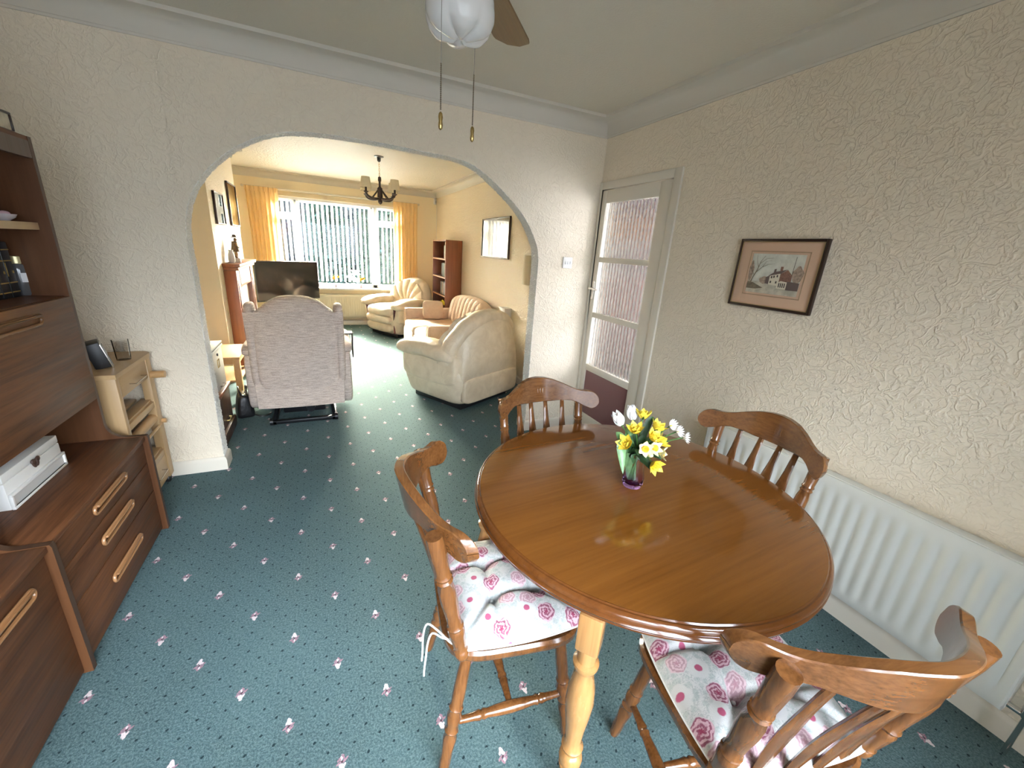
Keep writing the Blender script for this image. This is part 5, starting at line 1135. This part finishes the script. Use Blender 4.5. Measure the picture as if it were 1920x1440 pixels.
for q in (-1, 1): b.tube([(q * 0.23, -0.36, 0.02), (q * 0.20, -0.10, 0.20)], 0.014, 8); b.tube([(q * 0.23, 0.30, 0.02), (q * 0.20, 0.0, 0.20)], 0.014, 8); b.lathe([(0.03, -0.012), (0.03, 0.012)], 16, Matrix.Translation((q * 0.245, -0.395, 0.03)) @ Matrix.Rotation(pi / 2, 4, 'Y'))
b.out('lifting_base', STEEL, r); b = B(); b.bb((-0.16, -0.30, 0.06), (0.16, 0.15, 0.165), 0.01); b.tube([(0.05, -0.30, 0.10), (0.05, -0.33, 0.10)], 0.035, 12); b.out('motor', STEEL, r)
b = B(); b.bb((0.425, 0.02, 0.44), (0.436, 0.14, 0.61), 0.004); b.bb((0.36, 0.02, 0.664), (0.436, 0.14, 0.672), 0.003); b.bb((0.428, 0.02, 0.60), (0.436, 0.14, 0.672), 0.003); b.out('remote_pocket', plain('dark_brown_pocket', (0.05, 0.035, 0.03), 0.7), r)
# handbag on the floor by the recliner
o = thing('handbag', 'black handbag standing on the carpet beside the grey recliner', 'handbag', (-2.72, 0.93, 0), radians(15)); BAG = plain('black_bag_leather', (0.010, 0.010, 0.011), 0.38, 0, 40, 0.3, 0.01)
b = B(); b.puff((0, 0, 0.105), (0.075, 0.095, 0.105), (0.45, 0.4), n=(28, 16), fn=lambda p: Vector((p.x * (1 - 0.45 * (p.z + 0.105) / 0.21), p.y * (1 - 0.18 * (p.z + 0.105) / 0.21), p.z + 0.006 * noise.noise(p * 16)))); b.out('bag_body', BAG, o, ang=70)
for x in (-0.022, 0.022): B().tube(catmull([(x, -0.05, 0.19), (x * 1.2, -0.04, 0.25), (x * 1.3, 0.0, 0.27), (x * 1.2, 0.04, 0.25), (x, 0.05, 0.19)], 5), 0.005, 6).out('strap', BAG, o)
b = B(); b.bb((-0.012, -0.06, 0.203), (0.012, 0.06, 0.213), 0.003); b.tube([(0.03, -0.03, 0.20), (0.03, 0.03, 0.20)], 0.004, 6); b.out('zip', CHROME, o)
b = B(); b.tube(catmull([(0.06, -0.05, 0.02), (0.11, -0.09, 0.008), (0.16, -0.07, 0.006), (0.19, -0.03, 0.006)], 5), 0.007, 6); b.out('trailing_strap', BAG, o)
# light oak side table
o = thing('side_table', 'light oak side table with a lower shelf beside the grey recliner', 'side table', (-3.04, 1.57, 0)); sx, sy = 0.27, 0.275
B().bb((-sx, -sy, 0.405), (sx, sy, 0.428), 0.003).out('tabletop', OAKL, o)
for x in (-sx + 0.03, sx - 0.03):
    for y in (-sy + 0.03, sy - 0.03): B().bb((x - 0.025, y - 0.025, 0), (x + 0.025, y + 0.025, 0.405), 0.003).out('leg', OAKL, o)
b = B(); b.bb((-sx + 0.05, -sy + 0.015, 0.36), (sx - 0.05, -sy + 0.035, 0.405)); b.bb((-sx + 0.05, sy - 0.035, 0.36), (sx - 0.05, sy - 0.015, 0.405)); b.bb((sx - 0.035, -sy + 0.05, 0.36), (sx - 0.015, sy - 0.05, 0.405)); b.out('apron', OAKL, o)
B().bb((-sx + 0.02, -sy + 0.02, 0.19), (sx - 0.02, sy - 0.02, 0.207), 0.002).out('shelf', OAKL, o)
b = B(); b.bb((-sx + 0.05, -sy + 0.02, 0.207), (-sx + 0.07, sy - 0.02, 0.36)); b.out('back_panel', OAKL, o)
# dark chest with a pale metal case on it, just through the arch
o = thing('wooden_chest', 'dark wooden chest standing just through the arch on the left', 'chest', (-3.075, 0.56, 0)); DW = DARKW
B().bb((-0.30, -0.20, 0.075), (0.30, 0.20, 0.345), 0.004).out('chest_body', DW, o); B().bb((-0.31, -0.21, 0.0), (0.32, 0.21, 0.085), 0.008).out('plinth', DW, o); B().bb((-0.31, -0.21, 0.345), (0.315, 0.21, 0.372), 0.006).out('lid', MAHOG, o)
b = B(); b.tube([(0.302, -0.03, 0.13), (0.318, -0.03, 0.13), (0.318, 0.06, 0.13), (0.302, 0.06, 0.13)], 0.004, 6); b.out('handle', BRASS, o)
o = thing('metal_case', 'pale metal case with a latch and label holder on the dark chest', 'case', (-3.055, 0.58, 0.372)); PM = plain('pale_grey_metal', (0.56, 0.54, 0.49), 0.4, 0.2)
B().bb((-0.24, -0.17, 0), (0.27, 0.19, 0.325), 0.006).out('case_body', PM, o)
b = B(); b.bb((0.269, -0.165, 0.292), (0.280, 0.185, 0.304), 0.002); b.bb((0.269, -0.165, 0.318), (0.280, 0.185, 0.328), 0.002); b.out('lid_edge', plain('pale_trim', (0.72, 0.70, 0.66), 0.35), o)
B().bb((0.269, -0.165, 0.304), (0.274, 0.185, 0.318)).out('lid_gap', BLACK, o, ang=0)
b = B(); b.lathe([(0.010, 0), (0.010, 0.008)], 14, Matrix.Translation((0.27, 0.02, 0.255)) @ Matrix.Rotation(pi / 2, 4, 'Y')); b.out('lock', BLACK, o)
b = B(); b.bb((0.269, -0.005, 0.16), (0.274, 0.05, 0.166)); b.bb((0.269, -0.005, 0.214), (0.274, 0.05, 0.22)); b.bb((0.269, -0.005, 0.166), (0.274, 0.001, 0.214)); b.bb((0.269, 0.044, 0.166), (0.274, 0.05, 0.214)); b.out('label_holder', BRASS, o, ang=0)
b = B(); b.tube([(0.27, -0.02, 0.025), (0.288, -0.015, 0.022), (0.288, 0.055, 0.022), (0.27, 0.06, 0.025)], 0.005, 6); b.out('handle', CHROME, o)
o = thing('book', 'red brown book lying on the pale metal case beside the arch', 'book', (-3.02, 0.60, 0.700)); B().bb((-0.12, -0.11, 0), (0.17, 0.13, 0.03), 0.004).out('cover', plain('red_brown_cover', (0.20, 0.085, 0.05), 0.5), o); B().bb((-0.115, -0.112, 0.005), (0.165, 0.127, 0.025)).out('pages', PAGE, o, ang=0)

# ------------------------------------------------------------------ fireplace surround on the chimney breast
f = thing('fireplace_surround', 'mahogany fireplace surround with a mantel shelf on the chimney breast', 'fireplace', (CX, 2.72, 0)); D = 0.12
B().bb((0, -0.60, 1.155), (0.155, 0.60, 1.188), 0.005).out('mantel_shelf', MAHOG, f); B().bb((0, -0.57, 1.12), (0.135, 0.57, 1.155), 0.008).out('mantel_moulding', MAHOG, f)
for q in (-1, 1):
    p = B().bb((0, q * 0.49 - 0.075, 0.0), (0.11, q * 0.49 + 0.075, 1.12), 0.004).out('pilaster', MAHOG, f); B().bb((0.108, q * 0.49 - 0.05, 0.14), (0.118, q * 0.49 + 0.05, 1.02), 0.003).out('pilaster_panel', MAHOG, p); B().bb((0, q * 0.49 - 0.085, 0.0), (0.125, q * 0.49 + 0.085, 0.12), 0.004).out('plinth_block', MAHOG, p)
B().bb((0, -0.415, 0.93), (0.10, 0.415, 1.12), 0.004).out('frieze', MAHOG, f)
MARB = plain('pinkish_marble', (0.62, 0.52, 0.47), 0.2, 0, 8, 0, vary=0.12)
b = B(); b.bb((0, -0.415, 0), (0.06, -0.20, 0.93)); b.bb((0, 0.20, 0), (0.06, 0.415, 0.93)); b.bb((0, -0.20, 0.62), (0.06, 0.20, 0.93)); b.out('marble_back', MARB, f, ang=0); B().bb((0.0, -0.6, 0.0), (0.36, 0.6, 0.04), 0.004).out('hearth', MARB, f)
b = B(); b.bb((0.06, -0.22, 0.04), (0.16, 0.22, 0.60), 0.01); b.out('fire_box', plain('black_fire', (0.02, 0.02, 0.02), 0.35), f)
o = thing('picture_plaque', 'white plaque with a dark flower pattern hung on the fireplace frieze', 'plaque', (CX + 0.10, 2.60, 0.965)); B().bb((0, -0.27, 0), (0.016, 0.27, 0.150), 0.003).out('plaque_frame', WHITE, o); B().bb((0.015, -0.245, 0.018), (0.019, 0.245, 0.132)).out('plaque_face', plain('grey_plaque_face', (0.55, 0.52, 0.52), 0.3, 0, 28, 0, vary=0.5), o, ang=0)
b = B()
for k, (y, z) in enumerate(((-0.15, 0.08), (-0.06, 0.06), (-0.08, 0.10), (0.03, 0.085), (0.11, 0.06), (0.13, 0.105), (-0.17, 0.045))): b.puff((0.0195, y, z), (0.002, 0.032, 0.018), (1, 1), RX(k * 0.7), n=(12, 6))
b.out('flower_relief', plain('dark_violet_relief', (0.07, 0.06, 0.10), 0.4), o)
# statuette of a man in a hat, white jugs
o = thing('statuette', 'brown carved statuette of a man in a hat on the mantel shelf', 'figurine', (CX + 0.085, 2.47, 1.188), radians(-70)); WD = plain('carved_brown_wood', (0.20, 0.105, 0.035), 0.45, 0, 30, 0.4, 0.006, vary=0.5); DKB = plain('dark_carved_coat', (0.085, 0.050, 0.022), 0.5, 0, 40, 0.4, 0.006, vary=0.4)
B().lathe([(0.036, 0), (0.036, 0.04), (0.032, 0.045)], 8).out('pedestal', plain('pale_pedestal', (0.62, 0.57, 0.52), 0.4), o)
me = bpy.data.meshes.new('figure'); fo = bpy.data.objects.new('figure', me); COL.objects.link(fo); fo.parent = o
J = [(0, 0, 0.150, .024), (0, 0, 0.185, .026), (0, 0, 0.212, .016), (0, .006, 0.232, .017), (0, .004, 0.252, .014), (-.017, 0, 0.125, .014), (-.020, .010, 0.088, .011), (-.018, 0, 0.052, .010), (-.018, .016, 0.047, .008), (.017, 0, 0.125, .014), (.022, -.006, 0.088, .011), (.024, -.012, 0.052, .010), (.024, .006, 0.047, .008), (-.034, 0, 0.200, .012), (-.048, .006, 0.165, .009), (-.036, .028, 0.140, .008), (.034, 0, 0.200, .012), (.050, .004, 0.168, .009), (.048, .030, 0.150, .008)]
E_ = [(0, 1), (1, 2), (2, 3), (3, 4), (0, 5), (5, 6), (6, 7), (7, 8), (0, 9), (9, 10), (10, 11), (11, 12), (1, 13), (13, 14), (14, 15), (1, 16), (16, 17), (17, 18)]
me.from_pydata([j[:3] for j in J], E_, []); me.materials.append(WD); sk_ = fo.modifiers.new('skin', 'SKIN'); me.skin_vertices.new() if not me.skin_vertices else None
for i, j in enumerate(J): me.skin_vertices[0].data[i].radius = (j[3], j[3]); 
me.skin_vertices[0].data[0].use_root = True
fo.modifiers.new('sub', 'SUBSURF').levels = 1; fo.modifiers['sub'].render_levels = 2
B().lathe([(0.034, 0.252), (0.036, 0.256), (0.020, 0.262), (0.017, 0.280), (0.004, 0.286)], 18).out('hat', DKB, o)
b = B(); b.grid(lambda u, q: ((0.030 + 0.022 * q + 0.003 * sin(9 * u)) * cos(0.7 * pi + 1.6 * pi * u), (0.026 + 0.016 * q) * sin(0.7 * pi + 1.6 * pi * u) - 0.004, 0.215 - 0.105 * q), 24, 6); b.out('coat', DKB, o, ang=80)
for (y, dx, h, lab) in ((2.33, 0.06, 0.13, 'white china jug to the left of the brown statuette'), (2.66, 0.05, 0.15, 'white china jug behind the brown statuette on the mantel')):
    o = thing('china_jug', lab, 'jug', (CX + dx, y, 1.188)); B().lathe([(0.022, 0), (0.032, 0.02), (0.030, h * 0.6), (0.018, h * 0.85), (0.022, h)], 18).out('jug_body', plain('white_glaze', (0.82, 0.80, 0.78), 0.15), o); B().tube(catmull([(0, 0.028, h * 0.25), (0, 0.05, h * 0.45), (0, 0.04, h * 0.75), (0, 0.018, h * 0.85)], 4), 0.004, 6).out('handle', WHITE, o)
# two framed pictures on the chimney breast
for (y0, y1, z0, z1, lab) in ((2.14, 2.56, 1.56, 1.86, 'smaller dark framed picture on the chimney breast'), (2.90, 3.42, 1.565, 2.03, 'larger dark framed picture on the chimney breast nearer the window')):
    p = framed('framed_picture', lab, CX + 0.001, y0, y1, z0, z1, 1, 0.014, 0.022, FR, 'pictures on the chimney breast'); h = (y1 - y0) / 2; B().bb((0.004, -h + 0.01, 0.01), (0.010, h - 0.01, z1 - z0 - 0.01)).out('print', plain('window_glare_print', (0.72, 0.72, 0.70), 0.5, 0, 9, 0, vary=0.12), p, ang=0); B().bb((0.013, -h + 0.012, 0.012), (0.015, h - 0.012, z1 - z0 - 0.012)).out('glass', PICGLASS, p, ang=0)  # print colour whitened to stand in for the window reflected in the glass
# television on a stand
tv = thing('television', 'black flat screen television in the far left corner of the lounge', 'television', (-2.49, 3.925, 0.50), radians(36)); 
B().bb((-0.475, -0.014, 0.105), (0.475, 0.014, 0.655), 0.006).out('tv_casing', BLACK, tv); B().bb((-0.463, -0.0165, 0.122), (0.463, -0.0135, 0.643)).out('screen', plain('dark_glossy_screen', (0.020, 0.020, 0.021), 0.05), tv, ang=0)
b = B(); b.bb((-0.16, -0.10, 0.0), (0.16, 0.10, 0.012), 0.004); b.bb((-0.03, 0.0, 0.01), (0.03, 0.03, 0.2), 0.004); b.out('tv_foot', BLACK, tv)
o = thing('tv_stand', 'low dark television stand in the far left corner of the lounge', 'tv stand', (-2.49, 3.925, 0), radians(36)); B().bb((-0.40, -0.17, 0.48), (0.40, 0.20, 0.50), 0.003).out('top_board', DARKW, o); B().bb((-0.38, -0.16, 0.24), (0.38, 0.18, 0.255), 0.002).out('shelf', DARKW, o)
for x in (-0.385, 0.365): B().bb((x, -0.16, 0), (x + 0.02, 0.19, 0.48), 0.002).out('side_panel', DARKW, o)

# ------------------------------------------------------------------ garden and street seen through the blind
EG = plain('pale_driveway', (0.20, 0.20, 0.21), 0.9, 0, 8, 0.2, vary=0.1)
struct(B().bb((-14, 5.45, -0.36), (12, 40, -0.30)).out('ground', EG, ang=0))
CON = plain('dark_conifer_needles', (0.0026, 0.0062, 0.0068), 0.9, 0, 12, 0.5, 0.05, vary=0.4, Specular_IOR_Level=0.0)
TWIG = plain('bare_twigs', (0.0045, 0.004, 0.006), 0.9, Specular_IOR_Level=0.0)
rnd = random.Random(5)
def conifer(x, y, h, r_, label):
    o = thing('conifer', label, 'tree', (x, y, -0.30), 0, 'dark conifers across the drive'); b = B()
    for k in range(420):
        z = h * rnd.random() ** 0.8; a = rnd.random() * 2 * pi; rr = r_ * (1 - 0.55 * z / h) * (0.7 + 0.3 * rnd.random()); c = Vector((rr * cos(a), rr * sin(a), z)); s_ = 0.16 + 0.16 * rnd.random(); d = Vector((cos(a), sin(a), rnd.uniform(-0.3, 0.9))).normalized(); e = d.orthogonal().normalized() * s_ * 0.35; g = d.cross(e).normalized() * s_ * 0.35
        v0 = [b.bm.verts.new(c + p) for p in (e, g, -e, -g)]; t1 = b.bm.verts.new(c + d * s_ * 1.3); t2 = b.bm.verts.new(c - d * s_ * 0.6)
        for i in range(4): b.bm.faces.new((v0[i], v0[(i + 1) % 4], t1)); b.bm.faces.new((v0[(i + 1) % 4], v0[i], t2))
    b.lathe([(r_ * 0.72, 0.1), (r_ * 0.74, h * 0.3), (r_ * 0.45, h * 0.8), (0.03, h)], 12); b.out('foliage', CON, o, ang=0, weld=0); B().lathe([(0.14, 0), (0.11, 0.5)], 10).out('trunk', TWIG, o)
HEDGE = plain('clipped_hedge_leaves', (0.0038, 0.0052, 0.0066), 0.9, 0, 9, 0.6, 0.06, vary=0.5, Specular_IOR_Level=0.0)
hg = thing('hedge', 'tall dark hedge along the far side of the drive beyond the lounge window', 'hedge', (-1.0, 27.0, -0.30))
b = B()
def hed(u, q):
    a = 2 * pi * q; x = -13.0 + 26.0 * u; c, s_ = cos(a), sin(a); p = Vector((x, 0.7 * (abs(c) ** 0.5) * (1 if c >= 0 else -1), 2.1 + 2.1 * (abs(s_) ** 0.4) * (1 if s_ >= 0 else -1)))
    k = noise.noise(p * 2.1) * 0.30 + noise.noise(p * 6.0) * 0.12; return p + Vector((0, c * k, s_ * k * 1.4 if s_ > 0 else 0))
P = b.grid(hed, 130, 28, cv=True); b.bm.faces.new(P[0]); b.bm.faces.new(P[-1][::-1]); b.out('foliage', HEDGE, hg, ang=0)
for i, (x, y, h, r_) in enumerate(((-1.85, 10.8, 3.1, 0.62), (-0.40, 10.6, 3.3, 0.64), (1.10, 11.0, 3.1, 0.62))):
    conifer(x, y, h, r_, 'dark conifer %s beyond the lounge window' % ('in the middle of the view', 'right of the middle', 'at the right edge of the view')[i])
def bare(x, y, h, label):
    o = thing('bare_tree', label, 'tree', (x, y, -0.30), 0, 'bare winter trees beyond the lounge window'); b = B()
    def br(p, d, L, r_, n):
        q = p + d * L; m = p.lerp(q, 0.5) + Vector((rnd.uniform(-.06, .06), rnd.uniform(-.06, .06), 0)) * L; b.tube([p, m, q], [r_, r_ * 0.85, r_ * 0.65], 5)
        if n == 0: return
        for _ in range(3 if n > 1 else 4):
            dd = (d + Vector((rnd.uniform(-.75, .75), rnd.uniform(-.75, .75), rnd.uniform(-.15, .5)))).normalized(); br(p.lerp(q, rnd.uniform(0.45, 1.0)), dd, L * rnd.uniform(0.55, 0.8), r_ * 0.55, n - 1)
    br(Vector((0, 0, 0)), Vector((0, 0, 1)), h * 0.34, 0.09, 4); b.out('branches', TWIG, o, ang=0, weld=0)
for i, (x, y, h) in enumerate(((-4.9, 10.2, 3.3), (-3.3, 10.9, 3.5))): bare(x, y, h, 'bare winter tree %s beyond the left half of the window' % ('furthest left', 'nearest the conifers')[i])
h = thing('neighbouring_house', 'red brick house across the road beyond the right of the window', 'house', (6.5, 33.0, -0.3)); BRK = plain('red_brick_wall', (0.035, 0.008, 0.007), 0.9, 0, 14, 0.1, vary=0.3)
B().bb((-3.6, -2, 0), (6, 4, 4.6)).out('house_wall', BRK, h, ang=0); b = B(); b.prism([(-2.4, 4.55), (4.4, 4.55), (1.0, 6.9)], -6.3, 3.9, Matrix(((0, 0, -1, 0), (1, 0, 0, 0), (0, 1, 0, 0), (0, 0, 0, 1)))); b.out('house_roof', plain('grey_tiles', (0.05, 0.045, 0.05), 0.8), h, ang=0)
for x in (-2.4, 0.2, 2.8):
    for z in (0.9, 3.0): w_ = B().bb((x, -2.03, z), (x + 1.3, -1.97, z + 1.2)).out('window', UPVC, h, ang=0); B().bb((x + 0.08, -2.05, z + 0.08), (x + 1.22, -2.02, z + 1.12)).out('pane', plain('dark_pane', (0.02, 0.025, 0.03), 0.1), w_, ang=0)
